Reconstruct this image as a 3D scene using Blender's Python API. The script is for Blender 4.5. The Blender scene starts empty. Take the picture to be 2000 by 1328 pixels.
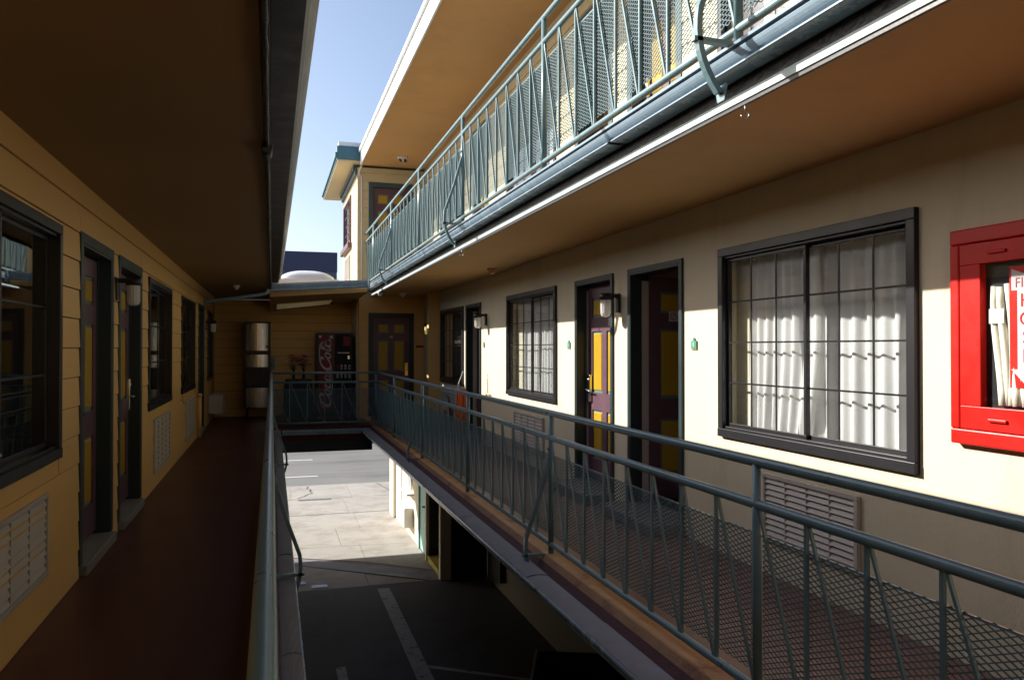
import bpy, bmesh, math, random
from mathutils import Vector
random.seed(7)
S = bpy.context.scene
COL = S.collection
EYE = 4.43                      # eye height above the driveway; everything below is written relative to the eye

# ------------------------------------------------------------------ camera
F = 1525.0
YAW = math.atan(469 / F); PITCH = math.atan(16 / math.hypot(F, 469))
cd = bpy.data.cameras.new('camera'); cam = bpy.data.objects.new('camera', cd); COL.objects.link(cam)
cam.location = (0, 0, EYE)
cam.rotation_euler = (math.pi / 2 + PITCH, 0, -YAW)
cd.sensor_width = 36; cd.lens = 36 * F / 2000; cd.clip_start = 0.05; cd.clip_end = 2000
S.camera = cam
# ------------------------------------------------------------------ sky and sun
SUN = Vector((-1, .77, .70)).normalized()
w = bpy.data.worlds.new('World'); S.world = w; w.use_nodes = True
nt = w.node_tree; bg = nt.nodes['Background']
sky = nt.nodes.new('ShaderNodeTexSky'); sky.sky_type = 'NISHITA'; sky.sun_disc = False
sky.sun_elevation = math.asin(SUN.z); sky.sun_rotation = math.atan2(SUN.x, SUN.y)
sky.air_density = 0.85; sky.dust_density = 2.0; sky.ozone_density = 1.0
nt.links.new(sky.outputs[0], bg.inputs[0]); bg.inputs[1].default_value = 0.10
sl = bpy.data.lights.new('sun', 'SUN'); sl.energy = 5.0; sl.angle = math.radians(.55); sl.color = (1, .955, .87)
so = bpy.data.objects.new('sun', sl); COL.objects.link(so); so.rotation_euler = (-SUN).to_track_quat('-Z', 'Y').to_euler()
so.location = (-20, 15, 20)
S.view_settings.view_transform = 'Standard'; S.view_settings.look = 'None'
S.view_settings.exposure = 1.0; S.view_settings.gamma = 1.0; S.view_settings.use_curve_mapping = False

# ------------------------------------------------------------------ materials
def mat(name, col, rough=.6, var=.12, scale=3, bump=.15, bscale=60, bdist=.004, metal=0, spec=.4, col2=None, c2scale=1.5, c2lo=.55, c2hi=.75, stretch=None, trans=0, emit=None, coat=0, rv=.07):
    m = bpy.data.materials.new(name); m.use_nodes = True
    t = m.node_tree; N = t.nodes; L = t.links; b = N['Principled BSDF']
    b.inputs['Metallic'].default_value = metal
    b.inputs['Specular IOR Level'].default_value = spec
    if coat: b.inputs['Coat Weight'].default_value = coat
    tc = N.new('ShaderNodeNewGeometry'); mp = N.new('ShaderNodeMapping')
    L.new(tc.outputs['Position'], mp.inputs['Vector'])
    if stretch: mp.inputs['Scale'].default_value = stretch
    n = N.new('ShaderNodeTexNoise'); n.inputs['Scale'].default_value = scale; n.inputs['Detail'].default_value = 5
    n.inputs['Roughness'].default_value = .65
    L.new(mp.outputs[0], n.inputs['Vector'])
    r = N.new('ShaderNodeMapRange'); r.inputs['From Min'].default_value = .25; r.inputs['From Max'].default_value = .75
    r.inputs['To Min'].default_value = 1 - var; r.inputs['To Max'].default_value = 1 + var
    L.new(n.outputs[0], r.inputs[0])
    mul = N.new('ShaderNodeVectorMath'); mul.operation = 'SCALE'; L.new(r.outputs[0], mul.inputs['Scale'])
    if col2:
        n2 = N.new('ShaderNodeTexNoise'); n2.inputs['Scale'].default_value = c2scale; n2.inputs['Detail'].default_value = 8; n2.inputs['Roughness'].default_value = .7
        L.new(mp.outputs[0], n2.inputs['Vector'])
        r2 = N.new('ShaderNodeMapRange'); r2.inputs['From Min'].default_value = c2lo; r2.inputs['From Max'].default_value = c2hi
        L.new(n2.outputs[0], r2.inputs[0])
        mx = N.new('ShaderNodeMix'); mx.data_type = 'RGBA'
        mx.inputs[6].default_value = (*col, 1); mx.inputs[7].default_value = (*col2, 1)
        L.new(r2.outputs[0], mx.inputs[0]); L.new(mx.outputs[2], mul.inputs[0])
    else:
        mul.inputs[0].default_value = col
    L.new(mul.outputs[0], b.inputs['Base Color'])
    rr = N.new('ShaderNodeMapRange'); rr.inputs['To Min'].default_value = max(.03, rough - rv); rr.inputs['To Max'].default_value = min(1, rough + rv)
    rr.inputs['From Min'].default_value = .3; rr.inputs['From Max'].default_value = .7
    L.new(n.outputs[0], rr.inputs[0]); L.new(rr.outputs[0], b.inputs['Roughness'])
    if bump:
        n3 = N.new('ShaderNodeTexNoise'); n3.inputs['Scale'].default_value = bscale; n3.inputs['Detail'].default_value = 3
        L.new(mp.outputs[0], n3.inputs['Vector'])
        bp = N.new('ShaderNodeBump'); bp.inputs['Strength'].default_value = bump; bp.inputs['Distance'].default_value = bdist
        L.new(n3.outputs[0], bp.inputs['Height']); L.new(bp.outputs[0], b.inputs['Normal'])
    if emit:
        b.inputs['Emission Color'].default_value = (*emit[0], 1); b.inputs['Emission Strength'].default_value = emit[1]
    if trans:
        tr = N.new('ShaderNodeBsdfTranslucent'); L.new(mul.outputs[0], tr.inputs[0])
        ms = N.new('ShaderNodeMixShader'); ms.inputs[0].default_value = trans
        L.new(b.outputs[0], ms.inputs[1]); L.new(tr.outputs[0], ms.inputs[2])
        L.new(ms.outputs[0], N['Material Output'].inputs[0])
    return m

def glass(name, tint=(.97, .98, .98), refl=1.0, ior=1.5):
    m = bpy.data.materials.new(name); m.use_nodes = True
    t = m.node_tree; N = t.nodes; L = t.links; N.remove(N['Principled BSDF'])
    f = N.new('ShaderNodeFresnel'); f.inputs[0].default_value = ior
    tr = N.new('ShaderNodeBsdfTransparent'); tr.inputs[0].default_value = (*tint, 1)
    g = N.new('ShaderNodeBsdfGlossy'); g.inputs['Roughness'].default_value = .015; g.inputs[0].default_value = (refl, refl, refl, 1)
    ns = N.new('ShaderNodeTexNoise'); ns.inputs['Scale'].default_value = 1.3
    bp = N.new('ShaderNodeBump'); bp.inputs['Strength'].default_value = .05; bp.inputs['Distance'].default_value = .02
    L.new(ns.outputs[0], bp.inputs['Height']); L.new(bp.outputs[0], g.inputs['Normal'])
    ge = N.new('ShaderNodeNewGeometry'); mr = N.new('ShaderNodeMapRange'); mr.inputs['To Min'].default_value = ior; mr.inputs['To Max'].default_value = 1/ior
    L.new(ge.outputs['Backfacing'], mr.inputs[0]); L.new(mr.outputs[0], f.inputs[0])      # same reflectance from both sides of the thin pane
    x = N.new('ShaderNodeMixShader'); L.new(f.outputs[0], x.inputs[0]); L.new(tr.outputs[0], x.inputs[1]); L.new(g.outputs[0], x.inputs[2])
    L.new(x.outputs[0], N['Material Output'].inputs[0]); return m

M = {}
M['stucco'] = mat('cream_stucco', (.62, .565, .42), .8, .05, 1.2, .5, 130, .004, col2=(.52, .46, .32), stretch=(1, 1.6, .35), c2scale=2.2, c2lo=.54, c2hi=.8)
M['siding'] = mat('tan_siding_paint', (.70, .43, .15), .55, .06, 2, .2, 90, .002, stretch=(1, .4, 2), col2=(.58, .35, .12), c2scale=3, c2lo=.62, c2hi=.9)
M['siding_up'] = mat('cream_siding_paint', (.58, .49, .30), .55, .06, 2, .2, 90, .002)
M['soffit_shaded'] = mat('shade_darkened_soffit_paint', (.29, .18, .075), .75, .05, .8, .3, 70, .004)  # darker copy of the ochre soffit; the left side's shade is in the colour
M['soffit'] = mat('ochre_soffit_paint', (.58, .345, .135), .75, .05, .8, .3, 70, .004, col2=(.49, .29, .11), c2scale=1.1, c2lo=.5, c2hi=.8)
M['rail'] = mat('teal_rail_paint', (.13, .215, .235), .33, .12, 9, .3, 45, .002, spec=.6, col2=(.09, .15, .175), c2scale=14, c2lo=.64, c2hi=.76)
M['railtop'] = M['rail']
M['mesh'] = mat('dark_teal_mesh_paint', (.10, .165, .185), .6, .12, 9, .1, 45, .002, spec=.2)
M['gutter'] = mat('slate_gutter_metal', (.26, .35, .43), .26, .06, 5, .1, 30, .001, metal=.0, spec=.6)
M['gap'] = mat('board_gap', (.10, .07, .03), .9, .1)
M['guard'] = mat('gutter_guard_mesh', (.44, .42, .42), .5, .15, 6, .3, 80, .002, metal=0)
M['fascia'] = mat('pale_teal_board', (.50, .60, .58), .5, .15, 5, .3, 40, .003, col2=(.25, .3, .3), c2scale=7, c2lo=.62, c2hi=.75)
M['whitefascia'] = mat('white_fascia_paint', (.78, .79, .78), .6, .05, 3, .1)
M['blue'] = mat('blue_teal_fascia_paint', (.055, .15, .20), .5, .12, 4, .15)
M['trim'] = mat('dark_green_trim_paint', (.020, .036, .040), .42, .08, 4, .08, 40, rv=.03)
M['trimup'] = mat('green_trim_paint', (.045, .085, .10), .45, .15, 6, .15, 40)
M['tar'] = mat('tarry_drip_edge', (.03, .032, .035), .45, .4, 9, .8, 35, .01)
M['purple'] = mat('plum_door_paint', (.115, .058, .080), .42, .08, 4, .12, 60)
M['yellow'] = mat('golden_yellow_paint', (.43, .265, .012), .4, .06, 4, .1, 60)
M['mint'] = mat('mint_door_paint', (.30, .52, .47), .5, .07, 3, .1)
M['tealedge'] = mat('teal_moulding_paint', (.10, .20, .20), .45, .1, 5, .1)
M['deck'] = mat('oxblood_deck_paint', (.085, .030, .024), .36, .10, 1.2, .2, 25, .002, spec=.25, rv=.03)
M['deckr'] = mat('worn_brown_deck_paint', (.20, .105, .085), .5, .2, 2.2, .4, 40, .003, col2=(.13, .065, .055), c2scale=1.6, c2lo=.45, c2hi=.7)
M['edge'] = mat('orange_deck_edge_paint', (.44, .23, .105), .6, .2, 7, .5, 60, .004, col2=(.22, .075, .045), c2scale=3.2, c2lo=.52, c2hi=.66)
M['edgedark'] = mat('dark_red_edge_paint', (.11, .035, .035), .7, .35, 11, .8, 50, .008, col2=(.22, .16, .16), c2scale=9, c2lo=.62, c2hi=.72)
M['black'] = mat('black_window_metal', (.016, .015, .018), .35, .04, 2, .05, 50, spec=.4, rv=.03)
M['blackplas'] = mat('black_plastic', (.018, .018, .02), .4, .2, 8, .1)
M['glass'] = glass('window_glass'); M['glassd'] = glass('dim_window_glass', (.55, .56, .56), 1.0, 1.75)
M['curtain'] = mat('white_curtain_cloth', (.88, .88, .87), .9, .03, 6, .3, 300, .001, trans=.3)
M['drape'] = mat('grey_drape_cloth', (.11, .105, .10), .9, .1, 6, .35, 300, .001)
M['room'] = mat('room_paint', (.42, .38, .31), .9, .05)
M['vent'] = mat('putty_vent_metal', (.46, .43, .40), .45, .1, 6, .1)
M['red'] = mat('red_cabinet_paint', (.52, .010, .006), .38, .08, 5, .25, 25, .002, spec=.3, col2=(.6, .09, .07), c2scale=40, c2lo=.72, c2hi=.76)
M['white'] = mat('white_plastic', (.75, .74, .72), .45, .05, 6, .05)
M['hose'] = mat('canvas_hose', (.72, .68, .58), .85, .1, 30, .6, 250, .002)
M['steel'] = mat('brushed_steel', (.52, .50, .47), .30, .08, 3, .25, 90, .001, metal=1, stretch=(30, 30, .5))
M['chrome'] = mat('door_hardware', (.65, .64, .62), .22, .05, 5, 0, metal=1)
M['brass'] = mat('brass_hardware', (.75, .52, .22), .25, .05, 5, 0, metal=1)
M['cokered'] = mat('machine_red', (.20, .006, .009), .5, .1, 3, .05)
M['print'] = mat('white_print', (.50, .48, .48), .5, .05)
M['darkprint'] = mat('dark_red_print', (.25, .02, .03), .5, .05)
M['blackprint'] = mat('black_print', (.02, .02, .02), .5, .05)
M['green'] = mat('green_plaque_enamel', (.07, .26, .18), .4, .1, 6, .05)
M['greenl'] = mat('pale_green_print', (.45, .60, .42), .5, .05)
M['lampglass'] = mat('ribbed_lamp_glass', (.78, .76, .74), .25, .04, 6, 0, trans=.35)
M['concrete'] = mat('pale_concrete', (.315, .30, .28), .85, .11, 2.6, .5, 70, .004, col2=(.20, .175, .155), c2scale=1.0, c2lo=.47, c2hi=.72)
M['concdark'] = mat('stained_shade_blue_concrete', (.20, .20, .235), .8, .15, 2.2, .5, 70, .004, col2=(.13, .13, .14), c2scale=1.5, c2lo=.45, c2hi=.7)  # stained grey, with the blue cast of shaded ground mixed into the colour
M['joint'] = mat('concrete_joint', (.15, .14, .13), .9, .2, 6, .4, 70)
M['step'] = mat('grey_step_paint', (.20, .195, .185), .55, .12, 4, .4, 60, .003, stretch=(1, .3, 1))
M['asphalt'] = mat('old_asphalt', (.058, .056, .060), .8, .3, 1.8, .8, 160, .006, col2=(.030, .029, .030), c2scale=1.1, c2lo=.5, c2hi=.7)
M['street'] = mat('street_asphalt', (.158, .156, .153), .85, .10, 1.2, .7, 120, .006, col2=(.105, .103, .10), c2scale=.5, c2lo=.5, c2hi=.65, stretch=(.25, 1, 1))
M['line'] = mat('worn_line_paint', (.27, .265, .26), .7, .15, 6, .4, 80, .003, col2=(.05, .05, .05), c2scale=7, c2lo=.56, c2hi=.62)
M['lanepaint'] = mat('white_lane_paint', (.72, .72, .70), .6, .08, 6, .2)
M['navy'] = mat('navy_wall_paint', (.055, .06, .11), .7, .06, .4, .1)
M['navy2'] = mat('grey_blue_wall_paint', (.115, .12, .16), .7, .06, .4, .1)
M['roofing'] = mat('grey_roofing', (.35, .35, .35), .9, .2, 1, .5)
M['acryl'] = mat('white_skylight_acrylic', (.80, .82, .86), .25, .03, 2, 0, trans=.18)
M['orange'] = mat('orange_cloth', (.75, .14, .03), .8, .2, 30, .5, 200)
M['brown'] = mat('brown_wood', (.16, .075, .04), .5, .2, 5, .2, 60, stretch=(4, 4, .4))
M['tan'] = mat('tan_wood', (.45, .28, .13), .5, .15, 5, .2, 60, stretch=(4, 4, .4))
M['leafc'] = mat('dark_leaf', (.05, .09, .04), .5, .3, 30, 0)
M['fred'] = mat('red_petal', (.55, .03, .05), .6, .2, 30, 0); M['fpink'] = mat('magenta_petal', (.45, .04, .28), .6, .2, 30, 0)
M['fwhite'] = mat('cream_petal', (.7, .6, .45), .6, .2, 30, 0)
M['cloth'] = mat('charcoal_table_cloth', (.03, .032, .035), .9, .15, 9, .3, 200)
M['tube'] = mat('lit_tube_cover', (.8, .7, .45), .4, .02, 3, 0, emit=((1, .72, .34), 1.1))
M['bulb'] = mat('lit_bulb_glass', (.8, .75, .5), .4, .02, 3, 0, emit=((1, .75, .2), .12))
M['yellowfloor'] = mat('yellow_curb_paint', (.45, .38, .06), .6, .2, 6, .3)
M['iron'] = mat('galvanised_metal', (.38, .39, .40), .4, .15, 8, .2, metal=.8)
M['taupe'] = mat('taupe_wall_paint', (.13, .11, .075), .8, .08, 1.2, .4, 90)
M['bin'] = mat('black_bin_steel', (.012, .012, .013), .5, .3, 5, .3)
M['grey'] = mat('grey_enamel', (.30, .31, .31), .5, .1, 5, .1)

# ------------------------------------------------------------------ builders
def P3(x, y, z): return (x, y, z)
class MB:
    def __init__(s, f=P3): s.v = []; s.f = []; s.m = f; s.smooth = set(); s.mi = {}
    def quad8(s, p):     # p: 8 points bottom 4 (ccw) + top 4
        b = len(s.v); s.v += [s.m(*q) for q in p]
        s.f += [(b, b+3, b+2, b+1), (b+4, b+5, b+6, b+7), (b, b+1, b+5, b+4), (b+1, b+2, b+6, b+5), (b+2, b+3, b+7, b+6), (b+3, b, b+4, b+7)]
        return s
    def box(s, x0, x1, y0, y1, z0, z1):
        return s.quad8([(x0, y0, z0), (x1, y0, z0), (x1, y1, z0), (x0, y1, z0), (x0, y0, z1), (x1, y0, z1), (x1, y1, z1), (x0, y1, z1)])
    def face(s, pts):
        b = len(s.v); s.v += [s.m(*q) for q in pts]; s.f.append(tuple(range(b, b+len(pts)))); return s
    def tube(s, pts, r, n=10, cap=True, rs=None):
        pts = [Vector(s.m(*p)) for p in pts]; b = len(s.v); prev = None
        for i, p in enumerate(pts):
            d = ((pts[min(i+1, len(pts)-1)] - pts[max(i-1, 0)])).normalized()
            if prev is None:
                up = Vector((0, 0, 1)) if abs(d.z) < .9 else Vector((1, 0, 0))
                a = d.cross(up).normalized()
            else:
                a = (prev - d * prev.dot(d)).normalized()
            prev = a; c = d.cross(a); rr = rs[i] if rs else r
            for k in range(n):
                t = 2 * math.pi * k / n
                s.v.append(tuple(p + (a * math.cos(t) + c * math.sin(t)) * rr))
        for i in range(len(pts) - 1):
            for k in range(n):
                s.smooth.add(len(s.f))
                s.f.append((b+i*n+k, b+i*n+(k+1) % n, b+(i+1)*n+(k+1) % n, b+(i+1)*n+k))
        if cap:
            s.f.append(tuple(b+k for k in range(n))[::-1]); s.f.append(tuple(b+(len(pts)-1)*n+k for k in range(n)))
        return s
    def bar(s, p, q, wd, th, side=(1, 0, 0)):   # flat bar from p to q: wd along side, th across
        p = Vector(s.m(*p)); q = Vector(s.m(*q)); d = (q-p).normalized(); a = Vector(side); a = (a - d*a.dot(d)).normalized(); c = d.cross(a)
        b = len(s.v)
        for e in (p, q):
            for u, v in ((-1, -1), (1, -1), (1, 1), (-1, 1)): s.v.append(tuple(e + a*u*wd/2 + c*v*th/2))
        s.f += [(b, b+3, b+2, b+1), (b+4, b+5, b+6, b+7)] + [(b+k, b+(k+1) % 4, b+4+(k+1) % 4, b+4+k) for k in range(4)]
        return s
    def strip(s, pts, wd, th, side):    # flat bar following a polyline
        P = [Vector(s.m(*p)) for p in pts]; b = len(s.v); a = Vector(side)
        for i, p in enumerate(P):
            d = (P[min(i+1, len(P)-1)] - P[max(i-1, 0)]).normalized(); c = d.cross(a).normalized()
            for u, v in ((-1, -1), (1, -1), (1, 1), (-1, 1)): s.v.append(tuple(p + a*u*wd/2 + c*v*th/2))
        for i in range(len(P)-1):
            for k in range(4): s.f.append((b+i*4+k, b+i*4+(k+1) % 4, b+i*4+4+(k+1) % 4, b+i*4+4+k))
        s.f += [(b+3, b+2, b+1, b), tuple(b+(len(P)-1)*4+k for k in range(4))]
        return s
    def prism(s, prof, y0, y1, close=True, dz=0):    # profile of (x,z), extruded along y
        b = len(s.v); n = len(prof)
        s.v += [s.m(x, y0, z) for x, z in prof] + [s.m(x, y1, z+dz) for x, z in prof]
        for k in range(n if close else n-1): s.f.append((b+k, b+(k+1) % n, b+n+(k+1) % n, b+n+k))
        if close: s.f += [tuple(b+k for k in range(n))[::-1], tuple(b+n+k for k in range(n))]
        return s
    def build(s, name, m, parent=None, bevel=0, recalc=True, solid=0, smooth=False, base=None):
        off = Vector(parent_loc(parent)) if parent else (Vector(base) if base else Vector((0, 0, 0)))
        me = bpy.data.meshes.new(name); me.from_pydata([tuple(Vector(v) - off) for v in s.v], [], s.f)
        if recalc:
            bm = bmesh.new(); bm.from_mesh(me); bmesh.ops.recalc_face_normals(bm, faces=bm.faces); bm.to_mesh(me); bm.free()
        if smooth:
            for p in me.polygons: p.use_smooth = True
        elif s.smooth:
            for i in s.smooth: me.polygons[i].use_smooth = True
        me.materials.append(m)
        o = bpy.data.objects.new(name, me); COL.objects.link(o)
        if parent: o.parent = parent
        elif base: o.location = base
        if bevel:
            md = o.modifiers.new('bevel', 'BEVEL'); md.width = bevel; md.segments = 2; md.limit_method = 'ANGLE'
        if solid:
            md = o.modifiers.new('solid', 'SOLIDIFY'); md.thickness = solid
        return o
def parent_loc(p):
    l = Vector((0, 0, 0))
    while p: l = l + Vector(p.location); p = p.parent
    return l
def tag(o, label=None, cat=None, group=None, kind=None):
    if label: o['label'] = label
    if cat: o['category'] = cat
    if group: o['group'] = group
    if kind: o['kind'] = kind
    return o
def thing(name, label, cat, loc, group=None):
    o = bpy.data.objects.new(name, None); COL.objects.link(o); o.location = loc; o.empty_display_size = .1
    return tag(o, label, cat, group)
def inst(src, name, parent, loc, rot=None):
    o = src.copy(); o.name = name; COL.objects.link(o); o.parent = parent; o.location = loc
    if rot: o.rotation_euler = rot
    return o
def text(s, size, f, m, parent, name='lettering', align='CENTER', depth=.001, sx=1):
    c = bpy.data.curves.new('t', 'FONT'); c.body = s; c.size = size; c.align_x = align; c.align_y = 'CENTER'; c.extrude = depth; c.resolution_u = 3
    o = bpy.data.objects.new('t', c); COL.objects.link(o); bpy.context.view_layer.update()
    me = bpy.data.meshes.new_from_object(o.evaluated_get(bpy.context.evaluated_depsgraph_get()))
    bpy.data.objects.remove(o); off = Vector(parent_loc(parent)) if parent else Vector((0, 0, 0))
    for v in me.vertices: v.co = Vector(f(v.co.x * sx, v.co.y, v.co.z)) - off
    me.name = name; me.materials.clear(); me.materials.append(m)
    q = bpy.data.objects.new(name, me); COL.objects.link(q)
    if parent: q.parent = parent
    return q
# wall frames: (a along the wall, n outward, z up)
RX, LX, YE = 3.31, -1.267, 17.6
def wr(a, n, z): return (RX - n, a, z)          # right wing wall, faces -X
def wl(a, n, z): return (LX + n, a, z)          # left wing wall, faces +X
def wy(Y): return lambda a, n, z: (a, Y - n, z) # wall facing the camera

def wall_plate(parent, f, a0, a1, z0, z1, holes, m, th=.15, name='wall_surface'):
    A = sorted({a0, a1, *[h[0] for h in holes], *[h[1] for h in holes]}); Z = sorted({z0, z1, *[h[2] for h in holes], *[h[3] for h in holes]})
    A = [a for a in A if a0 <= a <= a1]; Z = [z for z in Z if z0 <= z <= z1]
    def hole(i, j):
        if i < 0 or j < 0 or i >= len(A)-1 or j >= len(Z)-1: return None
        ca = (A[i]+A[i+1])/2; cz = (Z[j]+Z[j+1])/2
        return any(h[0] < ca < h[1] and h[2] < cz < h[3] for h in holes)
    b = MB(f)
    for i in range(len(A)-1):
        for j in range(len(Z)-1):
            if hole(i, j): continue
            p, q, r, s_ = A[i], A[i+1], Z[j], Z[j+1]
            b.face([(p, 0, r), (q, 0, r), (q, 0, s_), (p, 0, s_)]); b.face([(p, -th, s_), (q, -th, s_), (q, -th, r), (p, -th, r)])
            if hole(i-1, j) is not False: b.face([(p, 0, r), (p, 0, s_), (p, -th, s_), (p, -th, r)])
            if hole(i+1, j) is not False: b.face([(q, 0, s_), (q, 0, r), (q, -th, r), (q, -th, s_)])
            if hole(i, j-1) is not False: b.face([(q, 0, r), (p, 0, r), (p, -th, r), (q, -th, r)])
            if hole(i, j+1) is not False: b.face([(p, 0, s_), (q, 0, s_), (q, -th, s_), (p, -th, s_)])
    return b.build(name, m, parent, recalc=False if f in (wr, ) else True)

def siding(parent, f, a0, a1, z0, z1, holes, m, pitch=.196):
    z = z0
    def board(s0, s1, zb, zt, full):
        if s1-s0 < .012 or zt-zb < .012: return
        w_ = random.uniform(-.0012, .0012); e = .0016; g = .005 if full else .001
        lip = .009+.008*min(1, (zt-zb)/pitch)
        MB(f).quad8([(s0+e, .001, zb+g), (s1-e, .001, zb+g), (s1-e, lip+w_, zb+g), (s0+e, lip+w_, zb+g),
                     (s0+e, .001, zt-.002), (s1-e, .001, zt-.002), (s1-e, .009, zt-.002), (s0+e, .009, zt-.002)]).build('siding_board', m, parent)
    while z < z1 - .02:
        zt = min(z + pitch, z1)
        cut = sorted({a0, a1, *[min(max(h[k], a0), a1) for h in holes for k in (0, 1)]})
        runs = []
        for p, q in zip(cut[:-1], cut[1:]):
            c = (p+q)/2; h = [h for h in holes if h[0] < c < h[1] and h[2] < zt-.003 and h[3] > z+.003]
            if not h:
                if runs and runs[-1][2] is None and abs(runs[-1][1]-p) < 1e-6: runs[-1][1] = q
                else: runs.append([p, q, None])
            else: runs.append([p, q, h[0]])
        for p, q, h in runs:
            if h is None:      # long runs are butt-jointed from two lengths
                if q-p > 4.5: jx = p+(q-p)*random.uniform(.35, .65); board(p, jx, z, zt, True); board(jx, q, z, zt, True)
                else: board(p, q, z, zt, True)
            else:
                if h[3] < zt: board(p, q, h[3], zt, False)
                if h[2] > z: board(p, q, z, h[2], True)
        z += pitch

def window(parent, f, a0, a1, z0, z1, gl, fm=None, two=True, flip=False, rows=4, cols=3, label=None, muntins=True):
    fm = fm or M['black']; t = .062
    b = MB(f)
    b.box(a0, a1, -.06, .032, z1-t, z1); b.box(a0, a1, -.06, .036, z0, z0+t)
    b.box(a0, a0+t, -.06, .032, z0+t, z1-t); b.box(a1-t, a1, -.06, .032, z0+t, z1-t)
    # inner track lips
    b.box(a0+t, a1-t, -.05, .012, z0+t, z0+t+.018); b.box(a0+t, a1-t, -.05, .012, z1-t-.018, z1-t)
    o = b.build('window', fm, parent, bevel=.004)
    if label: o['label'] = label
    am = (a0+a1)/2; s0, s1 = z0+t+.018, z1-t-.018
    for k, (p, q) in enumerate(((a0+t, am+.02), (am-.02, a1-t))) if two else [(0, (a0+t, a1-t))]:
        n = -.012 if (k == 1) ^ flip else -.038; r = .026
        MB(f).box(p, q, n-.018, n, s1-r, s1).box(p, q, n-.018, n, s0, s0+r).box(p, p+r, n-.018, n, s0+r, s1-r).box(q-r, q, n-.018, n, s0+r, s1-r).build('sash', fm, o, bevel=.003)
        MB(f).box(p+r-.004, q-r+.004, n-.011, n-.007, s0+r-.004, s1-r+.004).build('pane', gl, o)
        if muntins:
            for c in range(1, cols):
                x = p+r+(q-p-2*r)*c/cols
                MB(f).box(x-.006, x+.006, n-.006, n+.001, s0+r, s1-r).build('muntin', fm, o)
            for c in range(1, rows):
                z = s0+r+(s1-s0-2*r)*c/rows
                MB(f).box(p+r, q-r, n-.0065, n+.0015, z-.006, z+.006).build('muntin', fm, o)
    return o

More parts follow.
